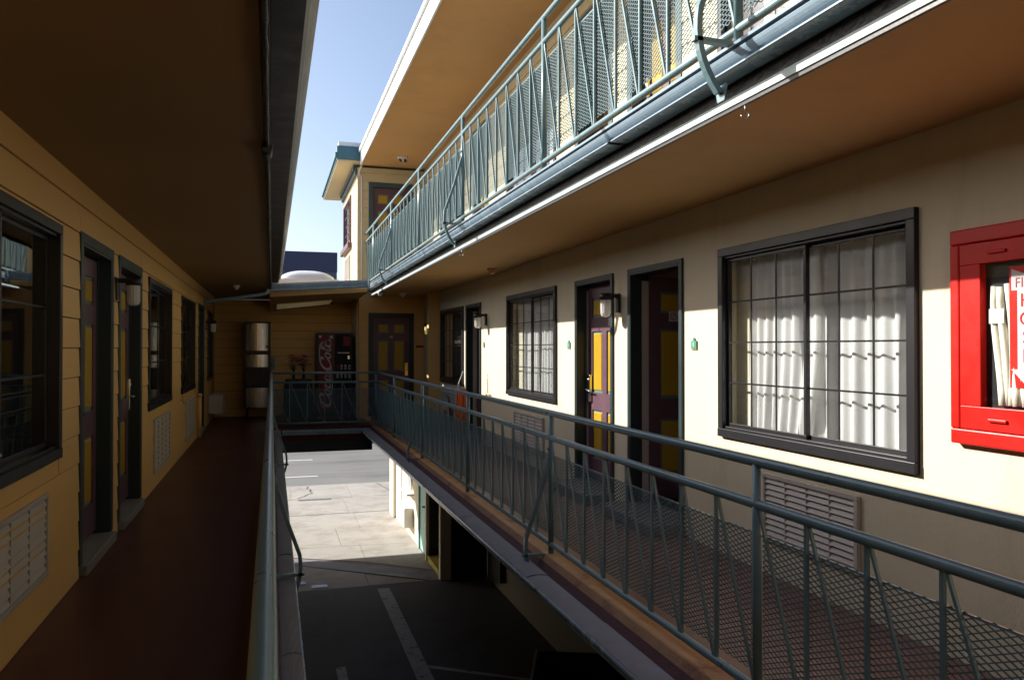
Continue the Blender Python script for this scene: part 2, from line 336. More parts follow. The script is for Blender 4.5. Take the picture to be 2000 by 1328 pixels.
def leaf_map(f, a, hinge_dir, open_=False): pass
def door_leaf(parent, g, wd, z0, z1, label=None, hs=0, pm=None, ym=None, handle='lever', hm=None, notice=None, num=None, name='door'):
    """leaf in local frame g(u 0..wd, n outward, z)"""
    pm = pm or M['purple']; ym = ym or M['yellow']; H = z1 - z0
    cols = [(.13*wd, .435*wd), (.565*wd, .87*wd)]
    rows = [(z0+.11*H, z0+.36*H), (z0+.45*H, z0+.765*H), (z0+.835*H, z0+.935*H)]
    holes = [(c0, c1, r0, r1) for c0, c1 in cols for r0, r1 in rows]
    b = MB(g); A = sorted({0, wd, *[x for c in cols for x in c]}); Z = sorted({z0, z1, *[x for r in rows for x in r]})
    for i in range(len(A)-1):
        for j in range(len(Z)-1):
            ca = (A[i]+A[i+1])/2; cz = (Z[j]+Z[j+1])/2
            if any(h[0] < ca < h[1] and h[2] < cz < h[3] for h in holes): continue
            b.face([(A[i], 0, Z[j]), (A[i+1], 0, Z[j]), (A[i+1], 0, Z[j+1]), (A[i], 0, Z[j+1])])
    for h in holes:
        for (p, q) in (((h[0], h[2]), (h[1], h[2])), ((h[1], h[2]), (h[1], h[3])), ((h[1], h[3]), (h[0], h[3])), ((h[0], h[3]), (h[0], h[2]))):
            b.face([(p[0], 0, p[1]), (q[0], 0, q[1]), (q[0], -.016, q[1]), (p[0], -.016, p[1])])
    b.box(0, wd, -.042, -.022, z0, z1)
    b.face([(0, 0, z0), (0, 0, z1), (0, -.042, z1), (0, -.042, z0)]); b.face([(wd, 0, z0), (wd, 0, z1), (wd, -.042, z1), (wd, -.042, z0)])
    b.face([(0, 0, z1), (wd, 0, z1), (wd, -.042, z1), (0, -.042, z1)]); b.face([(0, 0, z0), (wd, 0, z0), (wd, -.042, z0), (0, -.042, z0)])
    o = b.build(name, pm, parent, recalc=False)
    if label: o['label'] = label
    for h in holes:
        MB(g).box(h[0], h[1], -.0215, -.014, h[2], h[3]).build('panel_moulding', M['tealedge'], o)
        e = .022
        MB(g).quad8([(h[0]+e, -.0138, h[2]+e), (h[1]-e, -.0138, h[2]+e), (h[1]-e-.012, -.004, h[2]+e+.012), (h[0]+e+.012, -.004, h[2]+e+.012),
                     (h[0]+e, -.0138, h[3]-e), (h[1]-e, -.0138, h[3]-e), (h[1]-e-.012, -.004, h[3]-e-.012), (h[0]+e+.012, -.004, h[3]-e-.012)]).build('door_panel', ym, o)
    hx = wd - .07 if hs else .07; sg = -1 if hs else 1; zc = z0 + .46*H; hm = hm or M['chrome']
    b = MB(g); b.box(hx-.038, hx+.038, 0, .030, zc-.13, zc+.17)
    b.tube([(hx, .02, zc), (hx, .062, zc)], .013, 10); b.tube([(hx, .062, zc), (hx+sg*.11, .066, zc-.004)], .010, 8)
    b.tube([(hx, .02, zc+.11), (hx, .034, zc+.11)], .02, 12)
    b.build('door_handle', hm, o, bevel=.004)
    if notice:
        u, z, ww, hh = notice
        nb = MB(g).box(u, u+ww, .0005, .002, z, z+hh).build('notice', M['print'], o)
        b = MB(g); cx, cz, r = u+hh*.5, z+hh*.5, hh*.36
        for k in range(24):
            a1, a2 = 2*math.pi*k/24, 2*math.pi*(k+1)/24
            b.face([(cx+r*math.cos(a1), .0032, cz+r*math.sin(a1)), (cx+r*math.cos(a2), .0032, cz+r*math.sin(a2)), (cx+r*.8*math.cos(a2), .0032, cz+r*.8*math.sin(a2)), (cx+r*.8*math.cos(a1), .0032, cz+r*.8*math.sin(a1))])
        b.face([(cx-.5*r, .0034, cz-.8*r), (cx-.35*r, .0034, cz-.85*r), (cx+.5*r, .0034, cz+.8*r), (cx+.35*r, .0034, cz+.85*r)])
        for k in range(3):
            zz = z+hh*(.75-.25*k); b.face([(u+hh*1.05, .0032, zz), (u+ww*.93, .0032, zz), (u+ww*.93, .0032, zz+hh*.08), (u+hh*1.05, .0032, zz+hh*.08)])
        b.build('notice_print', M['darkprint'], o, recalc=False)
    if num: text(num, .07, lambda x, y, z: g(wd/2+x, .003+z, z0+.80*H+y), M['brass'], o, 'door_number')
    return o

def door_set(parent, f, a0, a1, z0, z1, m=None, t=.09, depth=.13, proud=.022):
    """trim + jambs; the hole is a0+t..a1-t"""
    m = m or M['trim']; b = MB(f)
    b.box(a0, a0+t, 0.001, proud, z0, z1); b.box(a1-t, a1, .001, proud, z0, z1); b.box(a0+t, a1-t, .001, proud, z1-t, z1)
    b.box(a0+t-.001, a0+t+.018, -depth-.04, proud-.004, z0, z1-t); b.box(a1-t-.018, a1-t+.001, -depth-.04, proud-.004, z0, z1-t)
    b.box(a0+t+.018, a1-t-.018, -depth-.04, proud-.004, z1-t-.018, z1-t+.001)
    # stops
    b.box(a0+t+.018, a0+t+.032, -depth+.03, -depth+.055, z0, z1-t-.018); b.box(a1-t-.032, a1-t-.018, -depth+.03, -depth+.055, z0, z1-t-.018)
    return b.build('door_frame', m, parent, bevel=.003)

def vent(loc_f, a0, a1, z0, z1, label, group='wall air vents', m=None, rows=9, proud=.03, splits=4):
    f = loc_f; m = m or M['vent']; t = .03
    p = f((a0+a1)/2, 0, z0); o = thing('wall_vent', label, 'vent', p, group)
    MB(f).box(a0, a1, .0015, proud, z1-t, z1).box(a0, a1, .0015, proud, z0, z0+t).box(a0, a0+t, .0015, proud, z0+t, z1-t).box(a1-t, a1, .0015, proud, z0+t, z1-t).build('vent_frame', m, o, bevel=.003)
    MB(f).box(a0+t, a1-t, .0015, .004, z0+t, z1-t).build('vent_back', M['blackplas'], o)
    h = (z1-z0-2*t)/rows
    for k in range(rows):
        zb = z0+t+k*h
        MB(f).quad8([(a0+t, .022, zb+.006), (a1-t, .022, zb+.006), (a1-t, .026, zb+.008), (a0+t, .026, zb+.008),
                     (a0+t, .006, zb+h*.9), (a1-t, .006, zb+h*.9), (a1-t, .010, zb+h*.92), (a0+t, .010, zb+h*.92)]).build('slat', m, o)
    for k in range(1, splits):
        a = a0+t+(a1-a0-2*t)*k/splits
        MB(f).box(a-.003, a+.003, .005, .0245, z0+t, z1-t).build('vent_rib', m, o)
    return o

def lamp(f, a, z, label, lit=False, sc=1.0):
    o = thing('wall_lamp', label, 'wall lamp', f(a, 0, z), 'black bracket wall lamps')
    b = MB(f); b.box(a-.035, a+.035, .002, .03, z-.09*sc, z+.10*sc); b.box(a-.025, a+.025, .03, .10, z+.055, z+.095)
    b.build('bracket', M['blackplas'], o, bevel=.006)
    b = MB(f); b.tube([(a, .15, z+.035), (a, .15, z+.10)], .062, 20, rs=[.064, .058]); b.build('lamp_cap', M['blackplas'], o)
    b = MB(f)
    n = 28; rings = [(z+.035, .050), (z-.10, .048), (z-.125, .040), (z-.135, .02)]
    base = len(b.v)
    for zz, r in rings:
        for k in range(n):
            t = 2*math.pi*k/n; rr = r*(1+(.04 if k % 2 else -.02)); b.v.append(f(a+rr*math.cos(t), .15+rr*math.sin(t), zz))
    for i in range(len(rings)-1):
        for k in range(n): b.f.append((i*n+k, i*n+(k+1) % n, (i+1)*n+(k+1) % n, (i+1)*n+k))
    b.f.append(tuple(range(3*n, 4*n)))
    b.build('lamp_glass', M['bulb'] if lit else M['lampglass'], o)
    return o

def plaque(f, a, z, num, label):
    o = thing('room_number_plaque', label, 'plaque', f(a, 0, z-.06), 'green room number plaques')
    w_ = .055
    b = MB(f)
    prof = [(-w_, -.06), (w_, -.06), (w_, .03), (.022, .03), (.018, .055), (0, .066), (-.018, .055), (-.022, .03), (-w_, .03)]
    def sh(k, n0, n1):
        base = len(b.v)
        b.v += [f(a+x*k, n0, z+y*k) for x, y in prof] + [f(a+x*k, n1, z+y*k) for x, y in prof]
        n = len(prof)
        for i in range(n): b.f.append((base+i, base+(i+1) % n, base+n+(i+1) % n, base+n+i))
        b.f.append(tuple(base+n+i for i in range(n)))
    sh(.74, .001, .012); b.build('plaque_board', M['green'], o)
    b2 = MB(f); b2.box(a-w_*.74, a+w_*.74, .001, .009, z-.052, z-.0455); b2.build('plaque_edge', M['tan'], o)
    sgn = -1 if f is wr else 1
    text(num, .06, lambda x, y, zz: f(a + (-x if f is wr else x), .013+zz, z-.01+y), M['greenl'], o, 'number')
    return o

def curtain(f, a0, a1, z0, z1, depth, label, m=None, per=.115, amp=.016, edge=None, group=None, nu=None, seed=0):
    m = m or M['curtain']; rnd = random.Random(seed); b = MB(f); nu = nu or int((a1-a0)/.012); nv = 14
    ph = [rnd.uniform(0, 6.28) for _ in range(6)]
    for j in range(nv+1):
        v = j/nv; z = z1+(z0-z1)*v
        lo, hi = (a0, a1) if not edge else edge(v)
        for i in range(nu+1):
            u = i/nu; a = lo+(hi-lo)*u; s = a0+(a1-a0)*u
            d = amp*(.75+.45*v)*math.sin(2*math.pi*s/per + 1.1*math.sin(s*5+ph[0]) + .5*v*math.sin(s*9+ph[1])) + .008*math.sin(s*31+ph[2]+2*v)
            b.v.append(f(a, -depth+d, z))
    for j in range(nv):
        for i in range(nu): b.f.append((j*(nu+1)+i, j*(nu+1)+i+1, (j+1)*(nu+1)+i+1, (j+1)*(nu+1)+i))
    o = b.build('curtain', m, None, recalc=False, smooth=True, base=f((a0+a1)/2, -depth, z0))
    return tag(o, label, 'curtain', group)

# ------------------------------------------------------------------ ground, street
ZG = -4.43
def struct(o): o['kind'] = 'structure'; return o
YN = -8.0       # near end of the courtyard, behind the camera
struct(MB().box(-400, 400, -400, 600, ZG-.9, ZG-.06).build('ground', M['concdark']))
struct(MB().box(-6, 8, YN-2, 14.74, ZG-.059, ZG).build('parking_asphalt', M['asphalt']))
drive = struct(MB().box(-6, 8, 14.742, 21.2, ZG-.059, ZG-.012).build('driveway', M['joint']))
slabs = [(-6, .2, 17.95, 21.36), (.212, 2.55, 17.87, 21.40), (2.562, 3.2, 18.3, 21.40), (-6, 1.2, 17.1, 17.94), (1.212, 3.2, 17.3, 17.86)]
random.seed(3)
def slab(pts, m, name='slab', par=drive, zt=ZG, joint=.006):
    cx = sum(p[0] for p in pts)/len(pts); cy = sum(p[1] for p in pts)/len(pts)
    q = [(p[0]+(cx-p[0])*joint/max(.3, math.dist(p, (cx, cy))), p[1]+(cy-p[1])*joint/max(.3, math.dist(p, (cx, cy)))) for p in pts]
    b = MB(); n = len(q); dz = random.uniform(-.002, .002); b.v = [(x, y, zt-.012) for x, y in q]+[(x, y, zt+dz) for x, y in q]
    b.f = [tuple(range(n, 2*n))]+[(k, (k+1) % n, n+(k+1) % n, n+k) for k in range(n)]
    return b.build(name, m, par)
C, D = M['concrete'], M['concdark']
slab([(-6, 19.6), (.3, 19.6), (.3, 21.38), (-6, 21.38)], C); slab([(.3, 19.6), (2.1, 19.6), (2.1, 21.38), (.3, 21.38)], C); slab([(2.1, 19.6), (3.14, 19.6), (3.14, 21.38), (2.1, 21.38)], C)
slab([(-6, 17.9), (1.5, 17.9), (1.5, 19.6), (-6, 19.6)], C); slab([(1.5, 17.86), (3.14, 17.7), (3.14, 19.6), (1.5, 19.6)], C)
slab([(-6, 17.25), (.4, 17.2), (1.9, 16.4), (1.9, 17.86), (1.5, 17.9), (-6, 17.9)], C); slab([(1.9, 16.4), (3.14, 15.4), (3.14, 17.7), (1.9, 17.86)], C)
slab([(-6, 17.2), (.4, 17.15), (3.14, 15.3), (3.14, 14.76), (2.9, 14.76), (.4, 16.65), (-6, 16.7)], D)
slab([(-6, 14.76), (1.75, 14.76), (1.75, 15.55), (.4, 16.6), (-6, 16.65)], C); slab([(1.75, 14.76), (2.8, 14.76), (1.75, 15.5)], C)
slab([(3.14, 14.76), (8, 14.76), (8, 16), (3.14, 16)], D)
side = struct(MB().box(-40, 60, 21.4, 25.85, ZG-.059, ZG-.012).build('sidewalk', M['joint']))
for j, (y0, y1) in enumerate(((21.4, 23.65), (23.65, 25.85))):
    x = -12.0 + .3*j
    while x < 16:
        x1 = x + 1.75; slab([(x, y0), (x1, y0+.03), (x1, y1), (x, y1)], C, 'paving_slab', side); x = x1
MB().box(-40, 60, 25.86, 26.02, ZG-.15, ZG+.001).build('kerb', C, side, bevel=.02)
struct(MB().box(-200, 200, 26.03, 42, ZG-.059, ZG-.035).build('street', M['street']))
for y, xs in ((28.05, (-9.2, -4.2, .42, 6.2)), (32.2, (-9.6, -4.4, .44, 5.4))):
    for x in xs: struct(MB().box(x, x+1.12, y-.05, y+.05, ZG-.034, ZG-.031).build('lane_marking', M['lanepaint']))
struct(MB().box(-200, 200, 42, 46, ZG-.059, ZG+.1).build('far_sidewalk', C))
o = MB(); o.box(.75, 1.67, 23.46, 23.60, ZG+.002, ZG+.012)
dr = tag(o.build('drain_grate', M['iron'], base=(1.2, 23.5, ZG)), 'long narrow steel drain grate set in the sunlit sidewalk', 'drain')
for k in range(22): MB().box(.77+k*.041, .79+k*.041, 23.475, 23.585, ZG+.0125, ZG+.016).build('grate_bar', M['iron'], dr)
def crack(pts, name='pavement_crack', w_=.018):
    b = MB(); z = ZG+.0045
    for i in range(len(pts)-1):
        (x0, y0), (x1, y1) = pts[i], pts[i+1]; L_ = math.hypot(x1-x0, y1-y0); nx, ny = -(y1-y0)/L_*w_/2, (x1-x0)/L_*w_/2
        b.face([(x0-nx, y0-ny, z), (x1-nx, y1-ny, z), (x1+nx, y1+ny, z), (x0+nx, y0+ny, z)])
    return struct(b.build(name, M['tar'], recalc=False))
crack([(1.12, 25.8), (1.06, 25.45), (1.18, 25.2), (1.13, 24.9), (1.2, 24.6), (1.02, 24.35), (.93, 24.1), (.74, 23.85)], w_=.03)
crack([(3.3, 25.8), (3.38, 25.2), (3.5, 24.6), (3.52, 24.3)], w_=.035)
crack([(.3, 16.67), (1.2, 16.05), (2.2, 15.35), (2.95, 14.85)], w_=.05)
for x0, x1, y0, y1, z in ((1.87, 2.09, 4, 14.5, 0), (.86, .99, 6, 11.1, 0)):
    struct(MB().box(x0, x1, y0, y1, ZG+.0005, ZG+.004).build('parking_line', M['line']))
struct(MB().quad8([(2.1, 10.72, ZG+.0005), (3.6, 9.7, ZG+.0005), (3.6, 9.78, ZG+.0005), (2.1, 10.82, ZG+.0005), (2.1, 10.72, ZG+.003), (3.6, 9.7, ZG+.003), (3.6, 9.78, ZG+.003), (2.1, 10.82, ZG+.003)]).build('parking_line', M['line']))
for x, y, s_ in ((.86, 14.95, .14), (.52, 15.25, .10)):
    o = MB().box(x-s_, x+s_, y-.09, y+.09, ZG+.003, ZG+.010); o.box(x-s_*.8, x+s_*.8, y-.07, y+.07, ZG+.0105, ZG+.013)
    tag(o.build('utility_cover', M['iron'], base=(x, y, ZG)), 'small steel utility cover in the shaded concrete, %s' % ('larger one' if s_ > .12 else 'smaller one near the left gutter'), 'cover')

# ------------------------------------------------------------------ floors (decks)
DZ, UZ, CZ = -1.57, 1.355, 1.149
struct(MB().box(-5, .02, YN, 19.6, DZ-.28, DZ).build('left_walkway', M['deck']))
struct(MB().box(.021, 1.95, 16.0, 19.6, DZ-.28, DZ).build('far_walkway', M['deck']))
MB().box(.021, 1.95, 15.98, 16.25, -2.06, DZ-.281).build('edge_beam', M['trim'], bpy.data.objects['far_walkway'])
rw = struct(MB().box(2.12, 8, YN, 17.6, DZ-.28, DZ).build('right_walkway', M['deckr']))
MB().prism([(1.955, DZ-.03), (1.985, DZ+.006), (2.119, DZ+.006), (2.119, DZ-.28), (1.955, DZ-.28)], YN, 15.98).build('walkway_edge', M['edge'], rw)
MB().prism([(1.90, DZ-.075), (1.954, DZ-.03), (1.954, DZ-.28), (1.90, DZ-.28)], YN, 15.97).build('edge_band', M['edgedark'], rw)
MB().box(.0205, .05, YN, 15.97, DZ-.28, DZ-.02).build('edge_band', M['edgedark'], bpy.data.objects['left_walkway'])
struct(MB().box(1.951, 8, 17.601, 21.2, DZ-.28, DZ).build('wing_floor', M['room']))
# upper deck and its soffit
ud = struct(MB().box(2.13, 8, YN, 17.6, UZ-.03, UZ).build('upper_walkway', M['deckr']))
MB().box(2.13, 8, YN, 17.6, CZ, UZ-.031).build('soffit', M['soffit'], ud)
MB().box(2.02, 2.129, YN, 17.55, UZ-.02, UZ+.004).build('walkway_edge', M['edge'], ud)
MB().box(2.104, 2.1285, YN, 17.58, CZ+.008, CZ+.050).build('soffit_board', M['fascia'], ud, bevel=.003)
MB().box(2.112, 2.1285, YN, 17.58, CZ-.010, CZ+.0075).build('drip_edge', M['blackplas'], ud)
MB().box(2.115, 2.128, YN, 17.58, CZ+.0505, UZ-.021).build('recessed_fascia', M['tar'], ud)

# ------------------------------------------------------------------ left wing
lw = thing('left_wing_wall', 'long tan clapboard wall of the shaded left walkway with dark green doors', 'wall', (LX, 5, DZ))
WZ0, WZ1 = -.675, .755
lwin = [(3.40, 5.43), (9.04, 11.0), (12.2, 14.22), (17.0, 18.3)]
ldoor = [(5.96, 7.12), (7.36, 8.60), (14.95, 16.15)]
DT = .80
holes = [(a+.03, b-.03, WZ0+.03, WZ1-.03) for a, b in lwin]+[(a+.07, b-.07, DZ, DT-.07) for a, b in ldoor]
wall_plate(lw, wl, YN, 18.9, DZ, CZ, holes, M['gap'])
sh = [(a, b, WZ0, WZ1) for a, b in lwin]+[(a, b, DZ, DT) for a, b in ldoor]+[(a, b, DZ+.02, DT) for a, b in ()]
siding(lw, wl, YN, 18.88, DZ, CZ, sh, M['siding'])
wlab = ['first window of the left wall, reflecting the lit upper railing', 'second window of the left wall, beyond the two dark doors', 'third window of the left wall', 'small dark window near the far left corner']
for (a, b), l in zip(lwin, wlab): window(lw, wl, a, b, WZ0, WZ1, M['glassd'], rows=3, cols=1, flip=True, label=l)
def wl_leaf(a0): return lambda u, n, z: (LX-.085+n, a0+u, z)
for k, (a, b) in enumerate(ldoor):
    door_set(lw, wl, a, b, DZ+.08, DT, t=.075)
    door_leaf(lw, wl_leaf(a+.11), b-a-.22, DZ+.11, DT-.11, hs=1 if k else 0, notice=(.30*(b-a-.22)-.06, .16, .12, .10) if k < 2 else None,
              label=['nearest door of the left wall, plum with golden panels', 'second door of the left wall with a lever handle', 'last door of the left wall, in deep shade'][k])
for k, (a, b) in enumerate(ldoor):
    o = MB().box(LX-.2, LX+.06, a+.05, b-.05, DZ+.001, DZ+.075)
    tag(o.build('doorstep', M['step'], base=(LX, (a+b)/2, DZ), bevel=.008), ['grey wooden doorstep under the nearest left door', 'grey wooden doorstep under the second left door', 'grey doorstep under the farthest left door'][k], 'doorstep', 'left doorsteps')
for (a, b), l in zip(lwin, ['dark grey drape behind the first left window', 'dark grey drape behind the second left window', 'dark grey drape behind the third left window', 'dark grey drape behind the far left window']):
    curtain(wl, a+.02, b-.02, WZ0, WZ1, .19, l, M['drape'], per=.16, amp=.03, group='drapes of the left windows', seed=int(a*10))
# closed rooms behind
MB().box(-5, -4.9, YN, 18.9, DZ, CZ).build('room_wall', M['room'], lw)
for y in (YN, 2.5, 8.9, 11.3, 14.5): MB().box(-4.9, LX-.151, y, y+.1, DZ, CZ).build('room_wall', M['room'], lw)
fw = thing('gallery_end_wall', 'clapboard wall behind the ice machine and the drinks machine', 'wall', (.3, 18.9, DZ))
wall_plate(fw, wy(18.9), -5, 1.86, DZ, 1.10, [], M['gap'], th=.7)
siding(fw, wy(18.9), LX+.02, 1.845, DZ, 1.10, [], M['siding'])

# roofs
lr = thing('left_roof', 'flat roof over the left walkway with an ochre soffit', 'roof', (-2, 5, CZ))
MB().box(-6, -.04, YN, 19.6, CZ+.012, 1.40).build('roof_slab', M['roofing'], lr)
MB().box(-6, -.045, YN, 19.6, CZ, CZ+.0115).build('soffit', M['soffit_shaded'], lr)
MB().box(-.039, -.012, YN, 16.0, CZ-.02, CZ+.25).build('fascia_board', M['tar'], lr)
MB().box(-.008, .118, YN, 16.0, 1.268, 1.281).build('gutter_underside_shade', M['blackplas'], lr)  # black plate added to paint the gutter's underside in shade
b = MB(); 
rnd = random.Random(5); y = YN
pts = []
while y < 15.9: pts.append((-.026, y, CZ-.022+rnd.uniform(-.004, .004))); y += .12
b.tube(pts, .010, 7, rs=[.010+rnd.uniform(-.004, .004) for _ in pts]); b.tube([(-.03, 4.55, CZ-.03), (-.03, 4.75, CZ-.03)], .03, 8)
b.build('tarry_drip_edge', M['tar'], lr)
gr = thing('gallery_roof', 'low sloping roof over the far cross gallery', 'roof', (.9, 17.5, 1.0))
SK = (.10, 1.25, 17.35, 18.35)
def zc(x, y): t = (y-16)/2.9; return (1.0+.07*x)*(1-t)+(.84+.13*x)*t
b = MB()
xs = [-.04, SK[0], SK[1], 1.86]; ys = [15.99, SK[2], SK[3], 19.6]
for i in range(3):
    for j in range(3):
        if i == 1 and j == 1: continue
        p = [(xs[i], ys[j]), (xs[i+1], ys[j]), (xs[i+1], ys[j+1]), (xs[i], ys[j+1])]
        b.face([(x, y, zc(x, y)) for x, y in p]); b.face([(x, y, 1.25) for x, y in p])
for (x0, y0, x1, y1) in ((xs[0], ys[0], xs[3], ys[0]), (xs[0], ys[3], xs[3], ys[3]), (xs[0], ys[0], xs[0], ys[3]), (xs[3], ys[0], xs[3], ys[3])):
    b.face([(x0, y0, zc(x0, y0)), (x1, y1, zc(x1, y1)), (x1, y1, 1.25), (x0, y0, 1.25)])
b.build('gallery_soffit', M['soffit'], gr, recalc=False)
b = MB()
for (x0, y0, x1, y1) in ((SK[0], SK[2], SK[1], SK[2]), (SK[0], SK[3], SK[1], SK[3]), (SK[0], SK[2], SK[0], SK[3]), (SK[1], SK[2], SK[1], SK[3])):
    b.face([(x0, y0, zc(x0, y0)-.02), (x1, y1, zc(x1, y1)-.02), (x1, y1, 1.46), (x0, y0, 1.46)])
b.build('skylight_well', M['siding_up'], gr, recalc=False)
sk = thing('skylight', 'white domed acrylic skylight on the low gallery roof', 'skylight', (.72, 17.9, 1.25))
b = MB(); n, mrg = 22, 10
cx, cy, rx, ry = .735, 17.85, .60, .55
for j in range(mrg+1):
    t = (j/mrg)*math.pi/2
    for k in range(n*2):
        a = math.pi*k/n; ce = abs(math.cos(a))**.6*(1 if math.cos(a) > 0 else -1); se = abs(math.sin(a))**.6*(1 if math.sin(a) > 0 else -1)
        b.v.append((cx+rx*ce*math.cos(t), cy+ry*se*math.cos(t), 1.47+.23*math.sin(t)))
for j in range(mrg):
    for k in range(n*2): b.f.append((j*2*n+k, j*2*n+(k+1) % (2*n), (j+1)*2*n+(k+1) % (2*n), (j+1)*2*n+k))
b.build('dome', M['acryl'], sk, smooth=True)
MB().box(.09, 1.38, 17.26, 17.345, 1.251, 1.475).box(.09, 1.38, 18.355, 18.44, 1.251, 1.475).box(.09, .098, 17.345, 18.355, 1.251, 1.475).box(1.255, 1.38, 17.345, 18.355, 1.251, 1.475).build('skylight_kerb', M['whitefascia'], sk, bevel=.005)

# ------------------------------------------------------------------ gutters
def gutter(name, label, prof, y0, y1, guard=None, m=None, f=P3, dz=0, seams=(), cat='gutter'):
    xs_ = [p[0] for p in prof]; o = thing(name, label, cat, f(sum(xs_)/len(xs_), (y0+y1)/2, min(p[1] for p in prof)))
    b = MB(f); b.prism(prof, y0, y1, close=False, dz=dz); g = b.build('gutter_trough', m or M['gutter'], o, solid=.003, recalc=False)
    if guard:
        x0, x1, z = guard
        y = y0
        k = 0
        while y < y1-.05:
            ye = min(y+1.02, y1); t = random.uniform(-.003, .003)
            b = MB(f); n = 34
            for i in range(n+1):
                xx = x0+(x1-x0)*i/n; zz = z+t+.0035*(1 if i % 2 else -1)+.012*math.sin(math.pi*i/n)
                b.v += [f(xx, y+.004, zz), f(xx, ye-.004, zz)]
            for i in range(n): b.f.append((2*i, 2*i+1, 2*i+3, 2*i+2))
            b.build('gutter_guard', M['guard'], o, recalc=False); y = ye
    for s_ in seams:
        b = MB(f); b.prism([(x+(.003 if False else 0), z) for x, z in prof], s_, s_+.05, close=False); q = b.build('seam_band', m or M['gutter'], o, solid=.008, recalc=False)
    return o
def kprof(xo, xi, zb, zt, s=1):   # from inner top, down, across the bottom, ogee front, lip
    w_ = xi-xo
    return [(xi, zt), (xi, zb), (xo+w_*.34, zb), (xo+w_*.22, zb+(zt-zb)*.16), (xo+w_*.20, zb+(zt-zb)*.34), (xo+w_*.10, zb+(zt-zb)*.52), (xo, zb+(zt-zb)*.80), (xo, zt-.004), (xo+w_*.03, zt), (xo+w_*.12, zt), (xo+w_*.12, zt-.006)]
gutter('upper_gutter', 'long slate-blue gutter under the upper railing, catching the sun', [(x_*1.05, UZ-.0915+z_*1.05) for x_, z_ in ((2.0, .083), (2.0, 0), (1.900, 0), (1.893, .003), (1.893, .010), (1.908, .012), (1.908, .022), (1.892, .025), (1.884, .034), (1.876, .046), (1.871, .058), (1.872, .061), (1.886, .063), (1.886, .070), (1.858, .071), (1.856, .083), (1.868, .084))], YN, 17.5, m=M['gutter'], seams=(4.4, 10.5))
gutter('right_lower_gutter', 'guarded metal gutter along the edge of the right walkway', kprof(1.715, 1.885, DZ-.155, DZ-.055), YN, 15.9, guard=(1.722, 1.885, DZ-.05), seams=(5.0, 9.1))
gutter('left_lower_gutter', 'guarded metal gutter along the left walkway beside the near rail', kprof(.162, .052, DZ-.145, DZ-.035), YN, 15.9, guard=(.052, .158, DZ-.03))
gutter('left_roof_gutter', 'dark roof gutter hanging over the left walkway against the sky', kprof(.176, -.01, 1.285, 1.42), YN, 16.0, m=mat('grey_gutter_metal', (.16, .16, .17), .35, .1, 5, .1, 30, .002))
g = gutter('gallery_roof_gutter', 'short tilted gutter on the front of the low gallery roof', kprof(15.80, 15.95, 0, .15), -.10, 1.84, f=lambda a, b_, z: (b_, a, z+1.09+.068*b_))
MB().tube([(-.06, 15.85, 1.10), (-.12, 15.86, 1.05), (-1.16, 15.95, .885), (-1.235, 15.95, .87)], .035, 10).build('drain_pipe', M['gutter'], g)
MB().box(1.845, 1.875, 15.77, 15.97, 1.17, 1.37).build('end_cap', M['gutter'], g)
gutter('far_deck_gutter', 'short gutter on the edge of the far cross walkway', kprof(15.86, 15.975, DZ-.14, DZ-.05), .2, 1.72, f=lambda a, b_, z: (b_, a, z), m=M['gutter'])
for k, y in enumerate((3.17, 8.9)):
    o = MB(); pts = [(2.12, y, CZ-.012)]+[(2.12+.022*math.sin(t), y+.0, CZ-.035-.02*(1-math.cos(t))) for t in [i*.5 for i in range(10)]]
    o.tube(pts, .0045, 8); tag(o.build('hook', M['iron'], base=(2.12, y, CZ-.05)), 'small screw-in metal hook on the soffit edge, %s' % ('near one beside the rail bracket' if k == 0 else 'far one'), 'hook')

# ------------------------------------------------------------------ railings
mesh_cache = {}
def mesh_panel(L_, z0, z1):
    key = round(L_, 3), round(z1-z0, 3)
    if key in mesh_cache: return mesh_cache[key]
    v = []; f = []; cw, ch = .052, .0235
    nx = max(2, round(L_/cw*2)); nz = int(round((z1-z0)/ch)); cw2 = L_/nx; ch = (z1-z0)/nz; w_, t = .0024, .0018
    for r in range(nz+1):
        for row in (0, 1):
            if r == nz and row == 1: continue
            if r == 0 and row == 0: pass
            sg = 1 if row == 0 else -1
            zb = r*ch if row == 0 else (r+.5)*ch
            b = len(v)
            # zig-zag strand
            for i in range(nx+1):
                up = (i % 2 == 0)
                z = r*ch + (ch*.5 if row else 0) + (ch*.25 if up else -ch*.25)*sg*1.0
                y = i*cw2
                for du, dv in ((-t, -w_), (t, -w_), (t, w_), (-t, w_)): v.append((du, y, z+dv))
            for i in range(nx):
                for k in range(4): f.append((b+i*4+k, b+i*4+(k+1) % 4, b+i*4+4+(k+1) % 4, b+i*4+4+k))
    me = bpy.data.meshes.new('mesh_panel'); me.from_pydata(v, [], f); me.materials.append(M['mesh']); mesh_cache[key] = me
    return me
